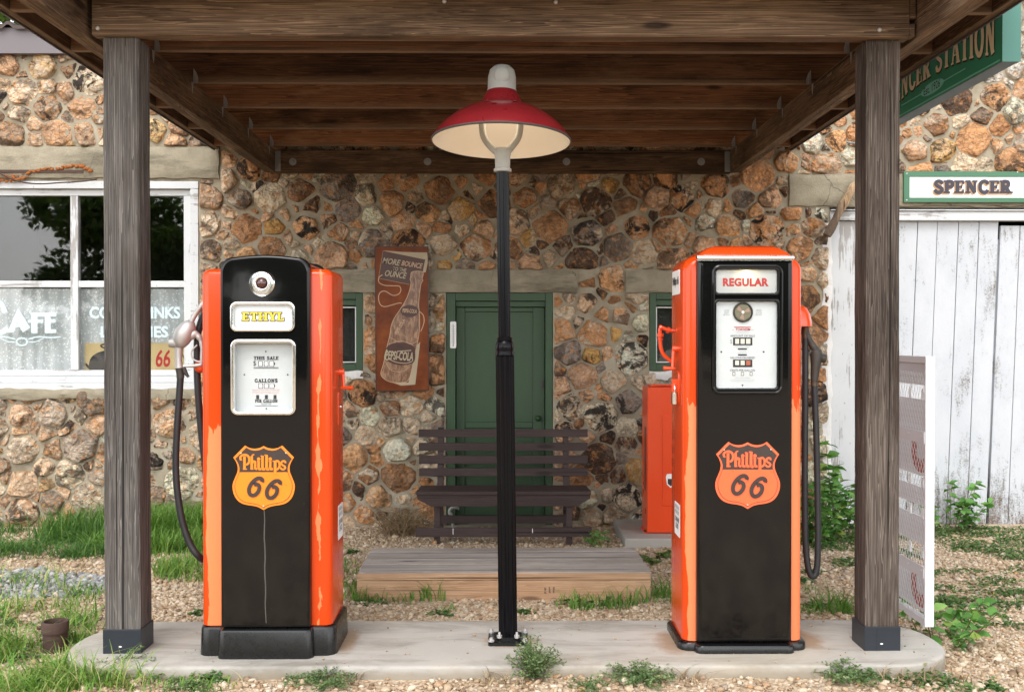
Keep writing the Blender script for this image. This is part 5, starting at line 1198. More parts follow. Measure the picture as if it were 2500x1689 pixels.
def flute(z, r, n=16, amp=.06): return [(cxl(z) + r*(1+amp*math.cos(n*t))*math.cos(t), YL + r*(1+amp*math.cos(n*t))*math.sin(t), z) for t in [2*math.pi*k/(n*6) for k in range(n*6)]]
mb = MB(); zk = Z(868, YL); mb.loft([flute(z, .0365 if z < zk-.001 else .034, 12, .07) for z in (.14, .4, .8, 1.1, zk-.002, zk)]); mb.build('lower_column', M['pole'], lp, 40)
mb = MB(); z2 = zk; cc = (cxl(zk), YL, zk); mb.lathe([(.034, -.004), (.040, 0), (.041, .010), (.0385, .014), (.0385, .020), (.0395, .024), (.0385, .05), (.034, .058), (.031, .062), (.033, .066), (.033, .074), (.027, .078)], cc, 28); mb.build('column_collar', M['pole'], lp, 50)
mb = MB(); zt_ = Z(414, YL); mb.loft([[(cxl(z)+.0255*(1+.035*math.cos(14*t))*math.cos(t), YL+.0255*(1+.035*math.cos(14*t))*math.sin(t), z) for t in [2*math.pi*k/84 for k in range(84)]] for z in (zk+.07, 1.7, zt_)]); mb.build('upper_column', M['pole'], lp, 50)
tilt = Matrix.Rotation(R(-4.0), 3, 'X') @ Matrix.Rotation(R(.8), 3, 'Y'); tx = X(1223.5, YL); piv = Vector((tx, YL, 2.208))
mb = MB(); zf = Z(388, YL); mb.lathe([(.024, -.012), (.037, -.010), (.037, .002), (.031, .006), (.032, .05), (.038, .075), (.030, .088)], (cxl(2.09), YL, zt_), 24)
for s in (-1, 1):
    mb.tube(smooth_pts([(cxl(2.1)+s*.012, YL, zt_+.062), (tx+s*.045, YL, zt_+.095), (tx+s*.072, YL, zt_+.135), (tx+s*.080, YL, zt_+.19), (tx+s*.078, YL, 2.36)], 4), .0145, 10)
yk = mb.build('yoke', M['grey_cast'], lp, 50)
outer = [(.288, -.004), (.290, 0), (.286, .008), (.270, .035), (.240, .068), (.200, .100), (.155, .126), (.115, .142), (.090, .150), (.086, .156), (.083, .168), (.074, .188), (.062, .208)]
mb = MB(); mb.lathe(outer, piv, 64, 0, 'z', tilt, False); sh = mb.build('lamp_shade', M['red_shade'], lp, 50)
inner = [(max(.05, r-.004), h-.004) for r, h in outer]; inner[0] = (.287, -.005)
mb = MB(); mb.lathe(inner, piv, 64, 0, 'z', tilt, False); mb.build('shade_lining', M['shade_in'], sh, 60)
mb = MB(); mb.lathe([(.2875, -.007), (.2925, -.003), (.2915, .002)], piv, 64, 0, 'z', tilt, False); mb.build('shade_rim', M['dark_metal'], sh, True)
mb = MB(); mb.lathe([(.060, .203), (.0615, .215), (.0595, .222), (.0585, .27), (.052, .298), (.036, .314), (.018, .319), (.001, .320)], piv, 28, 0, 'z', tilt); mb.sphere(piv + tilt @ Vector((0, -.050, .262)), .034, 0, 8, (1, .45, 1.15)); cap = mb.build('socket_cap', M['grey_cast'], lp, 50)
mb = MB(); mb.sphere(piv + tilt @ Vector((0, 0, .140)), .028, 0, 8, (1, 1, 1.25)); mb.build('lamp_bulb', M['bulb'], lp, True)
bl = bpy.data.lights.new('lamp_bulb_light', 'POINT'); bl.energy = .38; bl.color = (1, .84, .62); bl.shadow_soft_size = .03
blo = bpy.data.objects.new('lamp_bulb_light', bl); link(blo, lp); blo.location = piv + tilt @ Vector((0, 0, .075)) - ORG[lp.name]
mb = MB()
for a, r_, h_ in ((R(262), .205, .098), (R(288), .17, .119), (R(250), .165, .121)):
    p = piv + tilt @ Vector((r_*math.cos(a), r_*math.sin(a), h_)); mb.lathe([(.001, .003), (.007, .003), (.009, 0)], p, 10, 0, 'z', tilt)
mb.build('shade_rivet', M['red_shade'], sh, True)
# ================================================================== SIGNS
# tin bottle sign on the wall
YT = WY-.075; t0, t1 = at(917, 956, YT), at(1046, 601, YT)
ts = thing('tin_sign', 'tall amber brown tin sign with soda bottle and MORE BOUNCE TO THE OUNCE', 'sign', ((t0.x+t1.x)/2, YT, t0.z))
tq = lambda zx, zy: (lambda p: (p.x, p.z))(at(900+zx*.2421, 590+zy*.2421, YT)); FT = front(YT)
mb = MB(); mb.prism([tq(62,45), tq(602,48), tq(607,1500), tq(72,1510)][::-1], FT, -.03, 0); pl_ = mb.build('sign_plate', M['tin'], ts, False, .004)
mb = MB()
for a, b in (((66,52),(600,55)), ((600,55),(604,1495)), ((604,1495),(76,1503)), ((76,1503),(66,52))): ribbon(mb, FT, [tq(*a), tq(*b)], .007, .0006, .003)
mb.build('sign_edge', M['tin_dark'], pl_)
mb = MB(); mb.prism([tq(*p) for p in ((150,90),(350,105),(590,110),(600,200),(575,310),(545,310),(570,180))], FT, .0004, .0008); mb.build('printed_shadow', M['tin_cream'], pl_); mb = MB(); mb.prism([tq(*p) for p in ((490,1040),(520,1010),(470,1440),(330,1450),(240,1420),(400,1420),(425,1330))], FT, .0004, .0008); mb.build('printed_shadow', M['tin_cream'], pl_)
mb = MB(); mb.prism([tq(*p) for p in ((146,92),(572,180),(540,310),(415,432),(100,370))], FT, .001, .0014); mb.build('printed_card', M['tin_dark'], pl_)
bot = smooth_pts([(432,310),(425,360),(418,380),(428,410),(410,500),(375,590),(320,680),(260,770),(228,850),(212,950),(185,1060),(150,1230),(122,1330),(160,1385),(230,1415),(320,1420),(390,1405),(425,1330),(470,1120),(500,980),(515,850),(512,720),(505,620),(520,480),(530,420),(548,395),(540,370),(552,330),(540,305),(490,298)], 3, True)
mb = MB(); mb.prism([tq(*p) for p in bot], FT, .0016, .0020); mb.build('printed_bottle', M['bottle'], pl_)
mb = MB(); ribbon(mb, FT, [tq(*p) for p in bot], .0045, .0021, .0003, closed=True)
for P in ([(140,335),(105,360),(105,410),(160,440),(250,445),(310,450),(325,490),(300,530),(240,540),(170,500),(120,510),(100,560),(115,630),(160,655),(230,640),(300,620),(335,620)], [(515,705),(550,740),(560,800),(545,860),(525,905)]):
    ribbon(mb, FT, [tq(*p) for p in smooth_pts(P, 4)], .006, .0022, .0003)
for P in ([(146,92),(572,180)], [(146,92),(100,370)], [(100,370),(412,432)]): ribbon(mb, FT, [tq(*p) for p in P], .002, .0024, .0003)
for P in ([(215,960),(300,1010),(420,1030),(495,1000)], [(190,1040),(320,1000),(440,1040),(468,1110)], [(165,1200),(220,1290),(330,1310),(420,1260)]): ribbon(mb, FT, [tq(*p) for p in smooth_pts(P, 4)], .0032, .0026, .0003)
mb.build('printed_line', M['tin_line'], pl_)
mb = MB(); mb.prism([tq(*p) for p in smooth_pts([(195,1050),(320,1015),(450,1050),(470,1120),(450,1220),(320,1245),(200,1210),(160,1160)], 4, True)], FT, .0030, .0033); mb.build('printed_label', M['tin_dark'], pl_); mb = MB(); mb.prism([tq(*p) for p in circ(413, 700, 92, 20, 62)], FT, .0030, .0033); mb.build('printed_label', M['tin_dark'], pl_)
def tt(txt, q, rot, mat='tin_line', sh=.25, w_=.02):
    c = tq((q[0]+q[1])/2, (q[2]+q[3])/2); wd = (q[1]-q[0])*.2421*YT/2500; ht = (q[3]-q[2])*.2421*YT/2500
    F = frame((c[0], YT, c[1]), (math.cos(R(rot)), 0, math.sin(R(rot))), (-math.sin(R(rot)), 0, math.cos(R(rot))))
    font_text('sign_lettering', txt, F, -wd/2, wd/2, -ht/2, ht/2, M[mat], pl_, weight=w_, shear=sh, d=.0036)
tt('MORE', (140,322,172,232), -9, 'tin_cream'); tt('BOUNCE', (332,545,205,258), -9, 'tin_line'); tt('TO THE', (245,382,262,300), -8, 'tin_cream', .1); tt('OUNCE', (165,385,300,362), -8, 'tin_cream')
tt('PEPSI-COLA', (170,452,1105,1195), -4, 'tin_cream', .1, .03); tt('PEPSI-COLA', (342,486,678,718), -4, 'tin_line', .1); tt('PEPSI COLA', (235,400,840,872), 60, 'tin_line', 0); tt('SPARKLING', (284,350,1048,1068), -6, 'ink', 0)
mb = MB(); ribbon(mb, FT, [tq(*p) for p in smooth_pts([(185,1085),(170,1130),(165,1180),(200,1190)], 4)], .009, .0038); ribbon(mb, FT, [tq(*p) for p in smooth_pts([(200,1180),(280,1215),(380,1225),(440,1205)], 4)], .006, .0040); ribbon(mb, FT, [tq(*p) for p in smooth_pts([(290,1105),(360,1100),(430,1095)], 4)], .006, .0042); mb.build('script_flourish', M['tin_cream'], pl_)
# thermometer on the door frame
YTh = WY+.0035; a, b = at(1099, 850, YTh), at(1114, 785, YTh); th = thing('thermometer', 'small white wall thermometer fixed to the green door frame', 'thermometer', ((a.x+b.x)/2, YTh, a.z))
mb = MB(); mb.prism(rrect((a.x+b.x)/2, (a.z+b.z)/2, (b.x-a.x)/2, (b.z-a.z)/2, .009), front(YTh), 0, .008); tp = mb.build('thermometer_plate', M['white_sticker'], th, False, .002)
mb = MB(); cxm = (a.x+b.x)/2; mb.box(cxm-.002, cxm+.002, YTh-.0115, YTh-.0082, a.z+.022, b.z-.02); mb.sphere((cxm, YTh-.009, a.z+.020), .0048, 0, 6); mb.build('glass_tube', M['ink_grey'], tp)
mb = MB()
for k in range(11):
    z = a.z+.04+k*.0125; mb.box(cxm-.014, cxm-.007, YTh-.0086, YTh-.0081, z, z+.0022); mb.box(cxm+.007, cxm+.014, YTh-.0086, YTh-.0081, z, z+.0022)
mb.build('scale_marking', M['ink_grey'], tp)
# SPENCER board over the garage
YS = WY-.055; a, b = at(2207, 494, YS), at(2545, 419, YS); sp = thing('name_board', 'white SPENCER board in green frame on the lintel above garage doors', 'sign', ((a.x+b.x)/2, YS, a.z))
i0, i1 = at(2221, 482.5, YS), at(2531, 432.5, YS)
mb = MB(); mb.box(i0.x-.003, i1.x+.003, YS+.004, YS+.022, i0.z-.003, i1.z+.003); mb.build('board_face', M['sign_white'], sp)
mb = MB(); mb.box(a.x, b.x, YS, YS+.024, i1.z, b.z); mb.box(a.x, b.x, YS, YS+.024, a.z, i0.z); mb.box(a.x, i0.x, YS, YS+.024, i0.z, i1.z); mb.box(i1.x, b.x, YS, YS+.024, i0.z, i1.z); bf = mb.build('board_frame', M['board_green'], sp, False, .002)
mb = MB()
for px, py in ((2214, 424), (2484, 421), (2214, 489)): p = at(px, py, YS); mb.sphere((p.x, YS, p.z), .006, 0, 5, (1, .5, 1))
mb.build('screw', M['alu'], bf, True)
FS = front(YS+.004); l0, l1 = at(2281, 471, YS), at(2469, 441.5, YS)
mb = MB(); stroke_text(mb, 'SPENCER', FS, l0.x-.008, l1.x-.008, l0.z-.010, l1.z-.010, .30, .13, True, .007, .0004, .0004); mb.build('board_lettering_edge', M['tan'], sp)
mb = MB(); stroke_text(mb, 'SPENCER', FS, l0.x, l1.x, l0.z, l1.z, .30, .13, True, .002, .0045, .0004); mb.build('board_lettering', M['navy'], sp)
# hanging SPENCER STATION sign along the canopy edge
XS = 2.15; hz0, hz1 = 2.576, 2.838; y0, y1 = 4.40, 6.00
hs_ = thing('hanging_sign', 'long green SPENCER STATION box sign along the right canopy edge', 'sign', (XS+.037, (y0+y1)/2, hz0))
mb = MB(); mb.box(XS, XS+.076, y0+.003, y1, hz0+.003, hz1); hb_ = mb.build('sign_box', M['sign_green'], hs_, False, .002)
mb = MB(); mb.box(XS-.002, XS+.078, y0-.003, y0+.0025, hz0-.001, hz1+.002); mb.build('end_plate', M['sign_green2'], hb_)
mb = MB(); mb.box(XS+.001, XS+.075, y0+.006, y1-.002, hz0, hz0+.0025); mb.build('under_plate', M['sign_under'], hb_)
mb = MB()
for y in (4.6, 5.2, 5.8): mb.box(XS+.03, XS+.042, y, y+.03, hz1, 2.963)
mb.build('hanger_strap', M['galv'], hb_)
FHs = frame((XS, 0, 0), (0, -1, 0), (0, 0, 1))
ya, yb_ = 5.765, 4.452
uc, uh = -(ya+yb_)/2, (ya-yb_)/2
def flare(u, v, d=0.0):                       # lettering whose feet follow an arch: tall at both ends
    s_ = (u-uc)/uh; zb_f = hz0+.262*(.47-.30*s_*s_); zt_f = hz1-.026; return FHs(u, zb_f+(zt_f-zb_f)*v, d)
def flare_text(m_, th, ex, d0, du=0.0, dv=0.0):
    mb = MB(); F0 = lambda u, v, d=0.0: flare(u+du, v, d) + Vector((0, 0, dv))
    # unit-height letters: widths are set in metres along the board
    tot = sum(G[c_][0]+.1 for c_ in 'SPENCER STATION')-.1; sx = 2*uh/tot; cx_ = -ya; k = 0
    for c_ in 'SPENCER STATION':
        adv, st_ = G[c_]
        for s_ in st_:
            kind = 'l'
            if isinstance(s_[0], str): kind, wt, pts = s_
            else: wt, pts = s_
            if kind == 's': pts = smooth_pts(pts, 4)
            hz_ = kind == 'l' and abs(pts[0][1]-pts[-1][1]) < .02
            P = [(cx_+p[0]*sx, p[1]*.15) for p in pts]; wd = (.006+.020*wt)*(.8 if hz_ else 1) + ex
            ribbon(mb, lambda u, v, d=0.0: F0(u, v/.15, d), P, wd, d0+k*.00002, .0004, 0, closed=(kind == 'o')); k += 1
            if kind == 'l' and abs(pts[0][1]-pts[-1][1]) > .45:
                for p in (pts[0], pts[-1]):
                    if (p[1] < .02 or p[1] > .98) and not (c_ == 'A' and p[1] > .9):
                        hw = (.006+.020*wt)/2+.008; ribbon(mb, lambda u, v, d=0.0: F0(u, v/.15, d), [(cx_+p[0]*sx-hw, .004 if p[1] < .5 else .146), (cx_+p[0]*sx+hw, .004 if p[1] < .5 else .146)], .008+ex, d0+k*.00002, .0004); k += 1
        cx_ += (adv+.1)*sx
    return mb
flare_text('x', 0, .006, .0006, -.004, -.006).build('sign_lettering_edge', M['shadow_brown'], hb_)
flare_text('x', 0, .003, .0045).build('sign_lettering', M['cream'], hb_)
mb = MB(); zl = hz0+.012; ribbon(mb, FHs, [(-5.98, zl), (-4.42, zl)], .006, .0006); zl = hz0+.062; ribbon(mb, FHs, [(-5.52, zl), (-4.75, zl)], .005, .0006); mb.prism(circ(-5.12, zl, .135, 32, .030), FHs, .0012, .0016); mb.build('sign_stripe', M['aqua'], hb_)
font_text('sign_lettering', 'Est. 1926', FHs, -5.22, -5.025, zl-.017, zl+.021, M['shadow_brown'], hb_, d=.0022)
# sheet metal letter sign seen from its back through expanded metal
XR = 1.859; y0, y1 = 4.49, 5.36; rz0, rz1 = .115, 1.305
rk = thing('mesh_sign', 'narrow pale metal sign with mesh front and red letters beside right post', 'sign', (XR, (y0+y1)/2, .0))
FR_ = frame((XR, 0, 0), (0, -1, 0), (0, 0, 1))
mb = MB(); e = .030
mb.box(XR, XR+.034, y0, y0+.012, rz0, rz1); mb.box(XR, XR+.034, y1-e, y1, rz0, rz1); mb.box(XR+.001, XR+.033, y0+.012, y1-e, rz0, rz0+e); mb.box(XR+.001, XR+.033, y0+.012, y1-e, rz1-e, rz1); mb.box(XR+.006, XR+.028, y1-.028, y1-.004, -.05, rz0)
rf = mb.build('sign_frame', M['rack'], rk, False, .0015)
mb = MB(); mb.box(XR+.002, XR+.040, y0-.003, y0-.0005, rz0-.001, rz1+.001); mb.build('frame_edge', M['rack_white'], rf)
ps = [(rz0+.055, rz0+.375, 1), (rz0+.47, rz0+.655, 0), (rz0+.70, rz0+.885, 1), (rz0+.925, rz0+1.02, 0), (rz0+1.06, rz1-.04, 0)]
g_z = lambda py: CAMZ - (py-823)*4.6/2500
bands = [(1492, 1405, 1), (1330, 1262, 0), (1235, 1190, 0), (1162, 1075, 1), (1055, 975, 0), (940, 880, 0)]
mb = MB()
for a, b, l in bands: mb.box(XR+.026, XR+.030, y0+.014, y1-.04, g_z(a), g_z(b))
mb.build('letter_panel', M['rack'], rf)
Fp = frame((XR+.0255, 0, 0), (0, -1, 0), (0, 0, 1))
for a, b, l in bands:
    if not l: continue
    zc0, zc1 = g_z(a)+.012, g_z(b)
    for yc_ in (4.60, 5.0):
        mb = MB(); ribbon(mb, Fp, [(-yc_-.072, zc1-.002), (-yc_-.072, zc0+.085)] + [(-yc_+.072*math.cos(t_), zc0+.085+.055*math.sin(t_)) for t_ in [R(180+12*k) for k in range(1, 16)]] + [(-yc_+.070, zc0+.115)], .056, .0006); mb.build('panel_letter', M['rack_red'], rf)
for py in (1385, 1062):
    mb = MB(); z = g_z(py); mb.box(XR-.004, XR-.001, y0+.004, y1-.004, z-.030, z+.022); [mb.sphere((XR-.004, yy, z), .005, 0, 5, (.5, 1, 1)) for yy in (4.52, 4.66, 4.8)]; mb.build('cross_strip', M['rack'], rf)
mb = MB()
for z in (g_z(1515), g_z(1345), g_z(1250), g_z(1175), g_z(960)):
    for yy in (4.57, 4.71): mb.box(XR+.020, XR+.0255, yy-.012, yy+.012, z-.028, z+.020)
mb.build('panel_clip', M['rack_white'], rf)
mb = MB(); cw_, ch_ = .030, .052; ny_ = int((y1-y0-.05)/cw_); nz_ = int((rz1-rz0-.05)/ch_); k = 0
for j in range(nz_*2):
    for i in range(ny_):
        yy = y0+.012+i*cw_ + (j % 2)*0; z = rz0+.03+j*ch_/2
        A = (-(yy + (0 if j % 2 == 0 else cw_/2)), z)
        for dy in (-1, 1):
            B = (A[0]+dy*cw_/2, z+ch_/2)
            if B[0] > -y0-.010 or B[0] < -y1+.026: continue
            q = [FR_(A[0]-.0021, A[1], .0), FR_(A[0]+.0021, A[1], .0), FR_(B[0]+.0021, B[1], .0), FR_(B[0]-.0021, B[1], .0)]
            dx = Vector((.0006, 0, 0)); mb.add(q + [p+dx for p in q], [(0,1,2,3),(4,7,6,5),(0,3,7,4),(1,5,6,2)])
mb.build('expanded_mesh', M['mesh_wire'], rf)

# ================================================================== FURNITURE AND SMALL THINGS
YB = 6.83; bx0, bx1 = X(1016, YB), X(1443, YB); bc = (bx0+bx1)/2
be = thing('bench', 'dark brown slatted bench standing in front of the green door', 'bench', (bc, 7.0, 0))
ysl = 7.16
for i, (a, b) in enumerate(((1048,1067),(1081,1100),(1112,1132),(1143,1162))):
    y_ = ysl - .02*i; mb = MB(); mb.box(X(1022+i*.3, y_), X(1435, y_), y_, y_+.022, Z(b, y_), Z(a, y_)); mb.build('back_slat', M['bench'], be, False, .002)
zs_ = Z(1206, YB)
for i in range(3):
    mb = MB(); yy = YB-.012+i*.105; mb.box(bx0+.004*i, bx1-.004*i, yy, yy+.094, zs_-.004, zs_+.020-.001*i); mb.build('seat_slat', M['bench'], be, False, .002)
mb = MB(); za_, zb_2 = zs_-.005, Z(1236, YB); mb.prism([(bx0+.004, za_), (bx1-.004, za_), (bx1-.006, za_-.026), (bx1-.095, zb_2), (bx0+.100, zb_2), (bx0+.008, za_-.030)], front(YB+.022), 0, .022); mb.build('apron', M['bench'], be, False, .002)
for px in (1066, 1391):
    xl = X(px, YB); s = 1 if px < 1200 else -1
    mb = MB(); mb.box(xl-.020, xl+.020, YB+.024, YB+.075, gz(xl, YB)-.01, zs_-.006); mb.build('leg', M['bench'], be, False, .002)
    mb = MB(); xr_ = xl + s*.006; mb.loft([[(xr_-.020, y, z), (xr_+.020, y, z), (xr_+.020, y+.045, z), (xr_-.020, y+.045, z)] for y, z in ((7.12, gz(xl, 7.1)-.01), (7.10, zs_), (7.185, Z(1045, 7.16)))]); mb.build('leg', M['bench'], be, False, .002)
mb = MB(); mb.box(X(1076,7.05), X(1385,7.05), 7.05, 7.075, Z(1277, 7.05), Z(1258, 7.05)); mb.build('stretcher', M['bench'], be, False, .002)
mb = MB(); mb.box(X(1014,YB), X(1445,YB), YB-.004, YB+.0225, Z(1310, YB), Z(1288, YB)); fb_ = mb.build('foot_board', M['bench'], be, False, .002)
for px, h_ in ((1106, .04), (1300, .03)): xx = X(px, YB); mb = MB(); mb.box(xx-.002, xx+.0018, YB-.0052, YB-.0041, Z(1289, YB)-h_, Z(1289, YB)); mb.build('paint_chip', M['white_sticker'], fb_)
# low timber platform
pf = thing('wooden_platform', 'low wooden step platform of grey deck boards with fresh pine front', 'platform', (0, 5.73, 0))
px0, px1 = -.772, .783; zt_p = .146; d0, d1 = 5.41, 6.05; nb_ = 6; wb = (d1-d0)/nb_
for i in range(nb_):
    mb = MB(); o_ = rng.uniform(-.006, .006); mb.box(px0+o_, px1+o_+rng.uniform(-.004, .004), d0+i*wb+.002, d0+(i+1)*wb-.003, zt_p-.038, zt_p+rng.uniform(-.002, .002)); mb.build('deck_board', [M['deck'], M['fresh']], pf, False, .003)
mb = MB(); mb.box(px0+.002, px1-.002, d0-.0005, d0+.0018, zt_p-.038, zt_p-.004); mb.build('board_edge', M['fresh'], pf)
mb = MB(); mb.box(px0, px1, d0+.004, d0+.040, -.02, zt_p-.041); fbp = mb.build('front_board', M['fresh'], pf, False, .003)
mb = MB(); mb.box(px0+.003, px0+.04, d0+.042, d1-.005, -.02, zt_p-.041); mb.box(px1-.04, px1-.003, d0+.042, d1-.005, -.02, zt_p-.041); mb.box(px0+.042, px1-.042, d1-.045, d1-.006, -.02, zt_p-.041); mb.build('side_board', M['fresh'], pf)
mb = MB()
for px, py in ((1331,1432),(1342,1431),(1352,1431)):
    p = at(px, py+16, d0); 
    for k in range(6):
        if rng.random() < .85: mb.box(p.x-.005, p.x+.004+rng.uniform(-.003, .003), d0+.0032, d0+.0045, p.z+k*.0055, p.z+k*.0055+.0032)
mb.build('timber_stamp', M['shadow_brown'], fbp)
# oil cabinet
YC = 6.85; c0, c1 = X(1581, YC), X(1581, YC)+.50; cz1 = Z(945, YC)
oc = thing('oil_cabinet', 'tall plain orange metal cabinet on concrete pad behind the right pump', 'cabinet', ((c0+c1)/2, YC+.13, .072))
mb = MB(); mb.box(c0, c1, YC, YC+.26, .080, cz1); mb.box(c0-.02, c1+.02, YC+.02, YC+.24, .071, .0795); cbx = mb.build('cabinet_body', M['cabinet'], oc, False, .006)
mb = MB(); mb.box(c0+.10, c1-.06, YC-.006, YC+.001, .26, cz1-.19); mb.build('cabinet_door', M['cabinet'], cbx, False, .003)
mb = MB(); mb.box(c0+.03, c1-.03, YC+.03, YC+.23, cz1+.001, cz1+.012); mb.tube([(c0+.04, YC+.03, cz1+.012), (c1-.04, YC+.03, cz1+.012)], .006, 8); mb.box(c0+.08, c0+.14, YC+.01, YC+.05, cz1+.008, cz1+.017); mb.build('cabinet_lid', M['cabinet'], cbx, False, .003)
mb = MB(); mb.box(c0-.0015, c0+.0005, YC+.08, YC+.13, .35, .78); mb.build('side_lettering', M['shadow_brown'], cbx)
em = lambda u, v: (lambda p: (p.x, p.z))(at(1637+u, 1172+v, YC)); mb = MB(); FCb = front(YC-.006)
mb.prism([em(*p) for p in ((-9,-16),(10,-16),(13,-10),(11,10),(0,18),(-9,10),(-12,-8))], FCb, .0005, .001); ee = mb.build('cabinet_emblem', M['white_sticker'], cbx)
mb = MB(); mb.prism([em(*p) for p in ((-7,-4),(9,-4),(9,8),(0,14),(-7,8))], FCb, .0014, .0018); mb.build('emblem_field', M['ink'], ee)
mb = MB(); mb.sphere((c0+.022, YC+.008, .083), .006, 0, 5); mb.sphere((c0-.010, YC+.05, .084), .008, 0, 5); mb.build('anchor_bolt', M['dark_metal'], cbx, True)
# rusted fill pipe in the grass
pp = gnd(135, 1590, .0); pz_t = Z(1512, pp.y)
fp_ = thing('fill_pipe', 'short rusted iron pipe stub standing in the grass by left post', 'pipe', (pp.x, pp.y, -.02))
mb = MB(); mb.lathe([(.052, -.06), (.052, pz_t-.045)], (pp.x, pp.y, 0), 26, 0, 'z', None, False); mb.lathe([(.048, pz_t-.05), (.057, pz_t-.048), (.058, pz_t-.004), (.055, pz_t), (.046, pz_t), (.044, pz_t-.01), (.044, -.03)], (pp.x, pp.y, 0), 26, 0, 'z', None, False); q_ = mb.build('pipe_body', M['rust'], fp_, 40)
mb = MB(); mb.tube([(pp.x-.055, pp.y-.01, pz_t-.028), (pp.x-.075, pp.y-.01, pz_t-.028)], .008, 8); mb.build('set_screw', M['rust'], q_)
# splintered stick wedged at the garage corner
sa, sb = at(2018, 575, WY-.10), at(2086, 446, WY-.07); mb = MB(); n = 14; Ls = []
for i in range(n):
    t = i/(n-1); p = sa.lerp(sb, t) + Vector((.003*math.sin(t*9), 0, 0)); w_ = (.030 + .004*math.sin(t*13))*(1 if i < n-1 else .45); dx = (sb-sa).normalized(); nn = Vector((dx.z, 0, -dx.x))
    Ls.append([p+nn*w_+Vector((0,-.012,0)), p+nn*w_*.4+Vector((0,-.026,0)), p-nn*w_*.5+Vector((0,-.026,0)), p-nn*w_+Vector((0,-.008,0)), p-nn*w_*.8+Vector((0,.018,0)), p+nn*w_*.8+Vector((0,.018,0))])
mb.loft(Ls); tag(mb.build('broken_stick', M['stick'], None, 50), 'splintered pale stick with peeling bark propped at garage door corner', 'stick')
# white bent vent pipe by the door foot
vp = at(1098, 1285, WY-.12); mb = MB(); vz = Z(1243, WY-.12)
mb.tube(smooth_pts([(vp.x+.03, vp.y, -.02), (vp.x+.015, vp.y, .10), (vp.x, vp.y, vz-.03), (vp.x+.002, vp.y, vz), (vp.x+.03, vp.y+.01, vz+.012), (vp.x+.06, vp.y+.04, vz)], 5), .012, 10); tag(mb.build('bent_pipe', M['grey_cast'], None, True), 'thin bent pale grey pipe behind the left end of bench', 'pipe')
# steel eye bolt in the wall at right
ep = at(2084, 349, WY-.05); mb = MB(); mb.tube([ep+Vector((-.05,0,.004)), ep+Vector((.03,0,-.004))], .007, 8); mb.tube([ep+Vector((.03,0,-.004))+Vector((.018*math.cos(t)+.018, 0, .018*math.sin(t))) for t in [2*math.pi*k/14 for k in range(15)]], .004, 6); mb.tube([ep+Vector((-.02,0,0)), ep+Vector((-.02,.06,0))], .006, 6)
tag(mb.build('eye_bolt', M['galv'], None, True), 'small steel eye bolt in stone wall behind the right post', 'bolt')

# ================================================================== GRAVEL, GRASS, PLANTS
nr = np.random.default_rng(5)
def np_mesh(name, V, Fq, mat, tint=None, smooth=False, parent=None, origin=None):
    """V (n,3), Fq (m,k) index array"""
    me = bpy.data.meshes.new(name); n, (m, k) = len(V), Fq.shape
    me.vertices.add(n); me.vertices.foreach_set('co', np.asarray(V, np.float32).ravel())
    me.loops.add(m*k); me.loops.foreach_set('vertex_index', Fq.astype(np.int32).ravel())
    me.polygons.add(m); me.polygons.foreach_set('loop_start', np.arange(0, m*k, k, dtype=np.int32))
    me.update(calc_edges=True); me.validate()
    if tint is not None:
        a = me.attributes.new('tint', 'FLOAT_COLOR', 'POINT'); c = np.ones((n, 4), np.float32); c[:, :3] = np.asarray(tint)[:, None]; a.data.foreach_set('color', c.ravel())
    return finish(me, name, mat, parent, smooth, 0, origin)
GZ = np.vectorize(gz, otypes=[float])
def in_obst(x, y):
    i = (np.abs(x-.02) < 1.80) & (np.abs(y-4.275) < .325) & ~((np.abs(x-.02) > 1.5) & ((np.abs(x-.02)-1.5)**2 + (np.maximum(0, np.abs(y-4.275)-.025))**2 > .09))
    p = (x > px0-.0) & (x < px1) & (y > d0) & (y < d1); c = (x > .80) & (x < 1.75) & (y > 6.69) & (y < 7.42)
    return i | p | c
bm = bmesh.new(); bmesh.ops.create_icosphere(bm, subdivisions=1, radius=1); IV = np.array([v.co[:] for v in bm.verts]); IF = np.array([[v.index for v in f.verts] for f in bm.faces]); bm.free()
def pebbles(name, n, area, size, mat, label, keep=None, sink=.35):
    x = nr.uniform(area[0], area[1], n); y = nr.uniform(area[2], area[3], n); k = ~in_obst(x, y)
    if keep is not None: k &= keep(x, y)
    x, y = x[k], y[k]; n = len(x); s = size(x, y, n); s = s*nr.lognormal(0, .38, n)
    var = IV[None]*(1+nr.uniform(-.28, .28, (n, len(IV), 1)))*nr.uniform(.55, 1.35, (n, 1, 3)); var[:, :, 2] *= .66
    a = nr.uniform(0, 2*np.pi, n); b = nr.uniform(-.6, .6, n); ca, sa, cb_, sb_ = np.cos(a), np.sin(a), np.cos(b), np.sin(b)
    vx, vy, vz = var[..., 0], var[..., 1], var[..., 2]
    vy2 = vy*cb_[:, None]-vz*sb_[:, None]; vz2 = vy*sb_[:, None]+vz*cb_[:, None]; vx2 = vx*ca[:, None]-vy2*sa[:, None]; vy3 = vx*sa[:, None]+vy2*ca[:, None]
    V = np.stack([vx2*s[:, None]+x[:, None], vy3*s[:, None]+y[:, None], vz2*s[:, None]+(GZ(x, y)+s*sink)[:, None]], -1).reshape(-1, 3)
    F_ = (IF[None]+(np.arange(n)*len(IV))[:, None, None]).reshape(-1, 3); t = np.repeat(nr.uniform(0, 1, n), len(IV))
    return tag(np_mesh(name, V, F_, mat, t, origin=(0, 5, 0)), label, None, kind='stuff')
NZ = np.vectorize(lambda x, y, s, o: mnoise.noise((x*s, y*s, o)), otypes=[float])
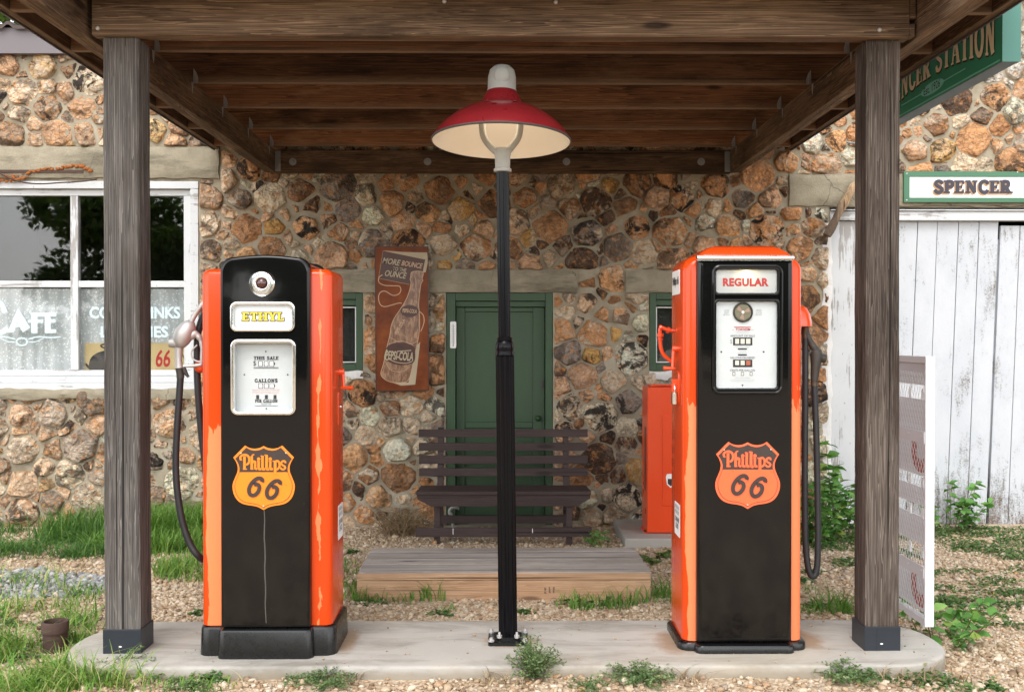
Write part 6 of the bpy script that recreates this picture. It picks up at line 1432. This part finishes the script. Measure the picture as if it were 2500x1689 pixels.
pebbles('gravel', 9500, (-2.9, 2.9, 3.35, 4.35), lambda x, y, n: np.full(n, .0086), M['pebble'], 'tan limestone gravel in front of the pump island', lambda x, y: ~((y > 4.0) & (np.abs(x) < 1.75)))
pebbles('gravel', 76000, (-4.1, 4.3, 4.1, 7.45), lambda x, y, n: np.full(n, .0070), M['pebble'], 'fine tan gravel between the island and stone building', lambda x, y: (NZ(x, y, 1.1, 3.) > -.55) & ((y > 4.5) | (np.abs(x) > 1.7)))
pebbles('gravel', 5200, (-3.6, -2.1, 5.35, 6.15), lambda x, y, n: np.full(n, .0115), M['grey_pebble'], 'patch of grey crushed stone at left', lambda x, y: ((x+2.95)/.85)**2 + ((y-5.75)/.34)**2 < 1+.5*NZ(x, y, 3, 1.))
_g = GZ
GZ = np.vectorize(lambda x, y: .1215, otypes=[float]); _o = in_obst
in_obst = lambda x, y: ~_o(x, y) | (np.abs(y-4.275) > .30)
pebbles('grit', 170, (-1.7, 1.75, 3.96, 4.6), lambda x, y, n: np.full(n, .0032), M['pebble'], 'grit and small stones lying on the pump island')
GZ, in_obst = _g, _o
pebbles('scattered_stones', 260, (-3.6, 4, 3.5, 7.4), lambda x, y, n: np.full(n, .016), M['pebble'], 'loose larger stones scattered over the gravel')

def blades(specs):
    """specs: list of (x, y, n, radius, height, lean, tint_lo, tint_hi) -> arrays"""
    VV, FF, TT, base = [], [], [], 0
    for (x, y, n, rad, h, lean, t0_, t1_) in specs:
        a = nr.uniform(0, 2*np.pi, n); rr = rad*np.sqrt(nr.uniform(0, 1, n)); bx_, by_ = x+rr*np.cos(a), y+rr*np.sin(a)*.8
        k = ~in_obst(bx_, by_) if rad > .02 else np.ones(n, bool); bx_, by_ = bx_[k], by_[k]; n = len(bx_)
        if n == 0: continue
        hh = h*nr.uniform(.45, 1.25, n); d = nr.uniform(0, 2*np.pi, n); le = lean*nr.uniform(.2, 1.4, n)*hh; wd = nr.uniform(.0016, .0038, n)*(1+h*1.2)
        z0_ = GZ(bx_, by_)-.004; S = 4; px_, py_ = -np.sin(d), np.cos(d); rows_ = []
        for i in range(S+1):
            t = i/S; cx_ = bx_+np.cos(d)*le*t**1.8; cy_ = by_+np.sin(d)*le*t**1.8; cz_ = z0_+hh*(t-.30*lean*t**2.5); w_ = wd*(1-t**1.6*.92)
            rows_ += [np.stack([cx_-px_*w_, cy_-py_*w_, cz_], -1), np.stack([cx_+px_*w_, cy_+py_*w_, cz_], -1)]
        V = np.stack(rows_, 1); m = V.shape[1]; f = np.array([[2*i, 2*i+1, 2*i+3, 2*i+2] for i in range(S)])
        FF.append((f[None]+(base+np.arange(n)*m)[:, None, None]).reshape(-1, 4)); VV.append(V.reshape(-1, 3)); base += n*m; TT.append(np.repeat(np.clip(nr.uniform(t0_, t1_, n), 0, 1), m))
    return np.concatenate(VV), np.concatenate(FF), np.concatenate(TT)
def gp(px, py, z=0.0): p = gnd(px, py, z); return p.x, p.y
R3 = random.Random(21)
sp_a, sp_b, sp_c = [], [], []
for _ in range(230):                             # deep strip against the wall at left
    x = R3.uniform(-4.0, -1.95); y = R3.uniform(6.45, 7.36); (sp_a.append((x, y, 40, .12, R3.choice((.06, .09, .13)), 1.2, 0, 1.0)) if mnoise.noise((x*2.2, y*2.2, 3)) > -.35 else None)
for _ in range(90):
    x = R3.uniform(-3.2, -2.15) ; y = R3.uniform(6.95, 7.42); sp_a.append((x, y, 26, .10, .22, .6, .2, 1))
for _ in range(150):                             # bright tuft behind the left pump
    x = R3.gauss(-2.22, .26); y = R3.uniform(6.55, 7.42)
    if -2.75 < x < -1.75: sp_b.append((x, y, 34, .09, .25 if y > 6.9 else .17, .9, .15, .86))
for _ in range(22): x, y = gp(R3.uniform(395, 500), R3.uniform(1375, 1425)); sp_b.append((x, y, 24, .10, .13, 1.0, .2, .95))
for _ in range(270):                             # foreground left
    px, py = R3.uniform(-60, 245), R3.uniform(1385, 1700)
    x, y = gp(px, py, .03)
    if y < 3.4 or (abs(x-pp.x) < .13 and pp.y-.42 < y < pp.y+.1): continue
    if mnoise.noise((x*2.4, y*2.4, 9)) < -.18 or (5.3 < y < 6.2 and R3.random() < .75): continue
    sp_b.append((x, y, 22, .11, R3.choice((.06, .09, .13, .17)), 1.0, .1, 1.0))
for px, py, n, rad, h in ((900,1462,45,.09,.11),(935,1468,30,.07,.09),(872,1462,50,.09,.13),(860,1440,40,.09,.12),(850,1400,30,.08,.1),(1035,1462,45,.10,.16),(1060,1463,40,.07,.19),(1000,1468,36,.08,.09),(1090,1490,30,.06,.05),(1440,1478,80,.12,.10),(1500,1478,90,.12,.11),(1395,1476,44,.08,.08),(1550,1470,60,.10,.12),(1610,1455,60,.09,.13),(1625,1470,40,.1,.09),(845,1345,28,.07,.06),(1585,1372,20,.06,.04),(1470,1345,10,.04,.08),(2030,1490,80,.10,.15),(2075,1495,60,.08,.13),(2000,1495,40,.1,.08),(1975,1440,20,.07,.06),(840,1380,30,.09,.08)):
    x, y = gp(px, py); sp_b.append((x, y, n, rad, h, .9, .05, .75))
for _ in range(150): px, py = R3.uniform(-40, 330), R3.uniform(1560, 1700); x, y = gp(px, py, .05); sp_b.append((x, y, 16, .09, R3.choice((.06, .1, .15)), 1.1, .45, 1)) if not (abs(x-pp.x) < .13 and pp.y-.42 < y < pp.y+.1) else None
for _ in range(46): px, py = R3.uniform(180, 560), R3.uniform(1612, 1688); x, y = gp(px, py, .07); sp_b.append((x, y, 9, .08, R3.uniform(.04, .09), 1.1, .3, 1))
for px, py in ((850,1663),(1200,1665),(1260,1672),(1690,1665),(2290,1650),(2350,1640),(2180,1660),(2240,1665),(2280,1600)): x, y = gp(px, py, .07); sp_c.append((x, y, 18, .06, .08, 1.3, .2, 1))
for _ in range(420):
    x, y = R3.uniform(-3.6, 4.0), R3.uniform(3.75, 7.4)
    if not bool(in_obst(np.array([x]), np.array([y]))[0]): sp_c.append((x, y, 3, .07, R3.uniform(.02, .06), 2.6, 0, .8))
V, F_, t = blades(sp_a); tag(np_mesh('grass', V, F_, M['deep_grass'], t, origin=(0, 5, 0)), 'deep green grass along the foot of stone wall at left', None, kind='stuff')
V, F_, t = blades(sp_b); tag(np_mesh('grass', V, F_, M['grass'], t, origin=(0, 5, 0)), 'bright green grass tufts in the gravel', None, kind='stuff')
V, F_, t = blades(sp_c); tag(np_mesh('dry_grass', V, F_, M['straw'], t, origin=(0, 5, 0)), 'wisps of dry grass at the island kerb', None, kind='stuff')

def leaves(P, Nrm, L, Wd, tint, fold=.25):
    """leaf quads (two halves): P base (n,3), Nrm direction of growth (n,3)"""
    n = len(P); up = nr.normal(0, .45, (n, 3)); up[:, 2] += 1; D = Nrm/np.linalg.norm(Nrm, axis=1, keepdims=True)
    S_ = np.cross(D, up); S_ /= np.linalg.norm(S_, axis=1, keepdims=True)+1e-9; U = np.cross(S_, D)
    L = L[:, None]; Wd = Wd[:, None]
    v = [P, P+D*L*.35+S_*Wd+U*Wd*fold, P+D*L*.75+S_*Wd*.62+U*Wd*fold*.5-U*L*.05, P+D*L-U*L*.16, P+D*L*.75-S_*Wd*.62+U*Wd*fold*.5-U*L*.05, P+D*L*.35-S_*Wd+U*Wd*fold, P+D*L*.4, P+D*L*.75-U*L*.06]
    V = np.stack(v, 1).reshape(-1, 3); f = np.array([[0,1,6,6],[1,2,7,6],[2,3,7,7],[3,4,7,7],[4,5,6,7],[5,0,6,6]])
    tri = np.array([[0,1,6],[1,2,6],[2,7,6],[2,3,7],[3,4,7],[4,5,7],[5,6,7],[5,0,6]])
    F_ = (tri[None]+(np.arange(n)*8)[:, None, None]).reshape(-1, 3); return V, F_, np.repeat(tint, 8)
def bushy(name, label, x, y, w_, d_, h, nstem, nleaf, L, mat, cat='plant', group=None, spread=.6, low=.0, lean=(0, 0)):
    t = thing(name, label, cat, (x, y, gz(x, y)), group); z0_ = gz(x, y)-.01; mb = MB(); PP, DD = [], []
    for i in range(nstem):
        a = R3.uniform(0, 6.283); rr = R3.random()**.5; bx_, by_ = x+w_*.35*rr*math.cos(a), y+d_*.35*rr*math.sin(a); hh = h*R3.uniform(.5, 1.05)
        ex, ey = bx_+w_*.5*spread*rr*math.cos(a)+lean[0]*hh, by_+d_*.5*spread*rr*math.sin(a)+lean[1]*hh
        P = smooth_pts([(bx_, by_, z0_), ((bx_+ex)/2+R3.uniform(-.02, .02), (by_+ey)/2, z0_+hh*.55), (ex, ey, z0_+hh)], 4); mb.tube(P, [.0035-.0025*k/len(P) for k in range(len(P))], 5)
        for k in range(nleaf):
            tt_ = low+(1-low)*R3.random()**.8; q = P[min(len(P)-1, int(tt_*(len(P)-1)))]; a2 = R3.uniform(0, 6.283); PP.append(q); DD.append((math.cos(a2), math.sin(a2)*.9, R3.uniform(-.25, .55)))
    n = len(PP); V, F_, tn = leaves(np.array(PP), np.array(DD), L*nr.uniform(.55, 1.3, n), L*nr.uniform(.24, .42, n), nr.uniform(0, 1, n)**1.2)
    mb.build('stem', M['stem'], t); np_mesh('foliage', V, F_, mat, tn, True, t)
    return t
x, y = gp(2040, 1345); bushy('leafy_weed', 'bushy broad leaved green weed between the right pump and right post', x-.10, 6.92,   .54, .5, .48, 26, 46, .060, M['leaf'], spread=.9)
x, y = gp(2066, 1330); bushy('leafy_weed', 'tall leafy green weed rising behind the right post', x+.06, 7.02, .24, .2, .70, 7, 32, .078, M['leaf'], spread=.8, low=.2)
x, y = gp(2310, 1292, 0); bushy('leafy_weed', 'slim yellow green weed against the white garage door', x, 7.30, .36, .25, .40, 9, 24, .062, M['leaf'], spread=.9, low=.25)
x, y = gp(2362, 1292, 0); bushy('leafy_weed', 'small reddish stemmed weed at the foot of garage door', x, 7.34, .20, .15, .26, 5, 12, .05, M['leaf'], low=.3)
x, y = gp(2310, 1590, 0); bushy('trailing_vine', 'leafy vine creeping round the right end of island', x+.03, y+.12, .28, .3, .24, 9, 16, .058, M['leaf'], spread=1.0, lean=(.15, .1))
x, y = gp(1475, 1348, 0); bushy('leafy_weed', 'small green weed beside the right leg of bench', x, 6.78, .16, .12, .12, 7, 8, .045, M['leaf'], spread=1.2)
x, y = gp(1425, 1478, 0); bushy('leafy_weed', 'little round leaved weed in front of the timber platform', x, y, .16, .10, .06, 6, 6, .045, M['cover'], spread=1.3)
x, y = gp(1598, 1372, 0); bushy('leafy_weed', 'low dark green weed at the back right corner of platform', x, y, .22, .2, .05, 9, 9, .05, M['cover'], spread=1.3)
for px, py in ((2300,1310),(2420,1305),): pass
def mat_cover(specs, name, label, mat, L=.02):
    PP, DD = [], []
    for (x, y, rx, ry, n, h) in specs:
        a = nr.uniform(0, 6.283, n); rr = np.sqrt(nr.uniform(0, 1, n))*(1+.35*np.sin(a*3+x*7)); X_, Y_ = x+rx*rr*np.cos(a), y+ry*rr*np.sin(a); k = ~in_obst(X_, Y_); X_, Y_ = X_[k], Y_[k]; n = len(X_)
        Zb = GZ(X_, Y_)+nr.uniform(0, 1, n)**1.6*h*(1.15-np.clip(rr[k], 0, 1)); PP.append(np.stack([X_, Y_, Zb], -1)); a2 = nr.uniform(0, 6.283, n); DD.append(np.stack([np.cos(a2), np.sin(a2), nr.uniform(-.1, .7, n)], -1))
    P = np.concatenate(PP); D = np.concatenate(DD); n = len(P); V, F_, tn = leaves(P, D, L*nr.uniform(.6, 1.4, n), L*nr.uniform(.2, .38, n), nr.uniform(0, 1, n))
    return tag(np_mesh(name, V, F_, mat, tn, True, origin=(0, 5, 0)), label, None, kind='stuff')
cs = []
for _ in range(190):
    x, y = R3.uniform(2.1, 4.3), R3.uniform(4.9, 7.4)
    if mnoise.noise((x*1.6, y*1.6, 31)) > -.12 - .35*(y-6.1): cs.append((x, y, R3.uniform(.10, .22), R3.uniform(.06, .14), int(R3.uniform(90, 200)), R3.uniform(.025, .06)))
for px, py, rx in ((2290,1440,.14),(2330,1465,.12),(2420,1480,.12),(2480,1475,.1),(2230,1465,.12),(2440,1420,.13),(2350,1400,.15),(2260,1405,.12),(1960,1420,.07),(1985,1400,.08),(2310,1475,.12),(2470,1528,.10),(1985,1480,.08)): x, y = gp(px, py); cs.append((x, y, rx, rx*.5, 130, .035))
for px, py, rx in ((150,1610,.12),(230,1620,.16),(300,1648,.15),(110,1650,.12),(400,1660,.12),(60,1580,.1),(30,1500,.1),(350,1620,.1),(520,1670,.05)): x, y = gp(px, py, .06); cs.append((x, y, rx, rx*.5, 130, .05))
for px, py, rx in ((2180,1668,.16),(2260,1655,.14),(2100,1660,.10),(2320,1672,.14),(2420,1660,.04)): x, y = gp(px, py, .06); cs.append((x, y, rx, rx*.5, 170, .05))
for px, py, rx in ((480,1400,.13),(900,1472,.10),(1075,1500,.07),(1280,1495,.05),(490,1500,.06),(860,1348,.06)): x, y = gp(px, py); cs.append((x, y, rx, rx*.5, 90, .03))
mat_cover(cs, 'ground_cover', 'creeping green weeds spread over the gravel', M['cover'], .022)
# feathery weeds along the front kerb
def feather(label, px, py, w_, h, n, tilt_=0.0):
    x, y = gp(px, py, .07); t = thing('feathery_weed', label, 'weed', (x, y, gz(x, y)), 'feathery weeds along the kerb'); mb = MB(); PP, DD = [], []
    for i in range(n):
        a = R3.uniform(0, 6.283); rr = R3.random()**.6; hh = h*(1.1-.75*rr)*R3.uniform(.6, 1.1)
        P = smooth_pts([(x, y, gz(x, y)-.005), (x+w_*.55*rr*math.cos(a)+tilt_*hh*.3, y-.01+.10*rr*math.sin(a), gz(x, y)+hh*.6), (x+w_*rr*math.cos(a)+tilt_*hh, y-.01+.14*rr*math.sin(a), gz(x, y)+hh)], 5)
        mb.tube(P, .0013, 4)
        for k in range(44):
            s_ = .15+.85*R3.random(); f = s_*(len(P)-1); i0_ = min(len(P)-2, int(f)); q = Vector(P[i0_]).lerp(Vector(P[i0_+1]), f-i0_); a2 = R3.uniform(0, 6.283)
            q += Vector((R3.gauss(0, .009), R3.gauss(0, .009), R3.gauss(0, .006))); PP.append(q[:]); DD.append((math.cos(a2), math.sin(a2), R3.uniform(-.2, .8)))
    V, F_, tn = leaves(np.array(PP), np.array(DD), .0105*nr.uniform(.6, 1.5, len(PP)), .0032*nr.uniform(.6, 1.4, len(PP)), nr.uniform(0, 1, len(PP)))
    mb.build('stem', M['stem'], t); np_mesh('foliage', V, F_, M['fern'], tn, True, t)
feather('tallest feathery grey green weed beside the kerb below the lamp post', 1300, 1655, .14, .165, 64); feather('wide low feathery weed at the kerb between lamp post and right pump', 1562, 1662, .17, .065, 56)
feather('feathery weed at the kerb just right of the left pump', 800, 1664, .17, .05, 44); feather('low feathery weed at the kerb below the right pump', 2065, 1655, .15, .065, 40, -.2)
feather('feathery weed on gravel in front of the left pump', 468, 1674, .12, .03, 24); feather('leaning feathery weed reaching over the left end of island', 285, 1640, .16, .11, 22, .8); feather('small feathery weed flat on gravel in the foreground', 1440, 1682, .09, .03, 12)
# dry tumble of straw beside the bench
x, y = gp(985, 1318, 0); t = thing('dry_weed', 'tangled dry brown weed against wall left of the bench', 'weed', (x-.02, 7.18, 0)); mb = MB()
for i in range(340):
    a = R3.uniform(0, 6.283); s_ = Vector((x-.02+R3.gauss(0, .07), 7.2+R3.gauss(0, .05), 0)); rr = R3.uniform(.08, .24); e_ = s_ + Vector((rr*math.cos(a)*.95, rr*math.sin(a)*.35, R3.uniform(.04, .20)))
    P = smooth_pts([tuple(s_), tuple(s_.lerp(e_, .5)+Vector((R3.gauss(0,.03), R3.gauss(0,.03), R3.uniform(.02, .08)))), tuple(e_)], 3); mb.tube(P, .0016, 3, 0, False)
ob = mb.build('straw', M['straw'], t); a = ob.data.attributes.new('tint', 'FLOAT_COLOR', 'POINT'); a.data.foreach_set('color', np.repeat(np.repeat(nr.uniform(0, .8, (len(ob.data.vertices)//21+1, 1)), 21, 0)[:len(ob.data.vertices)], 4, 1).astype(np.float32).ravel())

# ================================================================== TREES
def tree(label, x, y, h, cr, nleaf, group=None, trunk=.16, base=.25, size=.16, seed=0):
    rt = random.Random(seed); t = thing('broadleaf_tree', label, 'tree', (x, y, 0), group); mb = MB()
    mb.tube(smooth_pts([(x, y, -.1), (x+.1, y, h*.3), (x-.1, y+.1, h*.6), (x, y, h*.88)], 4), [trunk*(1-.9*k/12) for k in range(13)], 8)
    clumps = []
    for i in range(26):
        a = rt.uniform(0, 6.283); u_ = rt.uniform(base, .97); rr = cr*math.sqrt(max(.05, 1-((u_-.55)/.5)**2))*rt.uniform(.35, .95); c = (x+rr*math.cos(a), y+rr*math.sin(a), h*u_); clumps.append((c, cr*rt.uniform(.22, .42)))
        mb.tube(smooth_pts([(x, y, h*max(.2, u_-.22)), ((x+c[0])/2, (y+c[1])/2, h*(u_-.06)), c], 3), [.05, .045, .04, .03, .025, .02, .012], 5)
    mb.build('trunk', M['bark'], t); PP = []
    per = nleaf//len(clumps)
    g_ = np.random.default_rng(seed)
    for c, r_ in clumps:
        d = g_.normal(0, 1, (per, 3)); d /= np.linalg.norm(d, axis=1, keepdims=True); PP.append(np.array(c)+d*(r_*g_.uniform(.25, 1.05, (per, 1))**.6)*np.array([1.1, 1.1, .75]))
    P = np.concatenate(PP); n = len(P); D = g_.normal(0, 1, (n, 3)); D[:, 2] -= .2
    V, F_, tn = leaves(P, D, size*g_.uniform(.6, 1.3, n), size*g_.uniform(.28, .45, n), g_.uniform(0, 1, n)); np_mesh('crown', V, F_, M['tree_leaf'], tn, True, t)
tree('bright leafy tree showing above the brown roof at top left', -11.6, 21.5, 8.9, 3.0, 16000, None, .2, .35, .20, 3)
for i, (x, y, h, cr) in enumerate(((-16.0, -28, 7.6, 4.0), (-11.4, -27, 5.6, 3.4), (-7.4, -29, 4.4, 3.2), (-2, -33, 3.6, 3.0), (4.2, -33, 3.4, 3.0), (8.4, -29, 4.3, 3.0), (12.4, -30, 4.8, 3.4), (-29, -31, 5.2, 3.4))):
    tree('dark broad tree across the road, mirrored in the cafe window', x, y, h, cr, 15000, 'trees across the road', .18, .08, .32, 40+i)
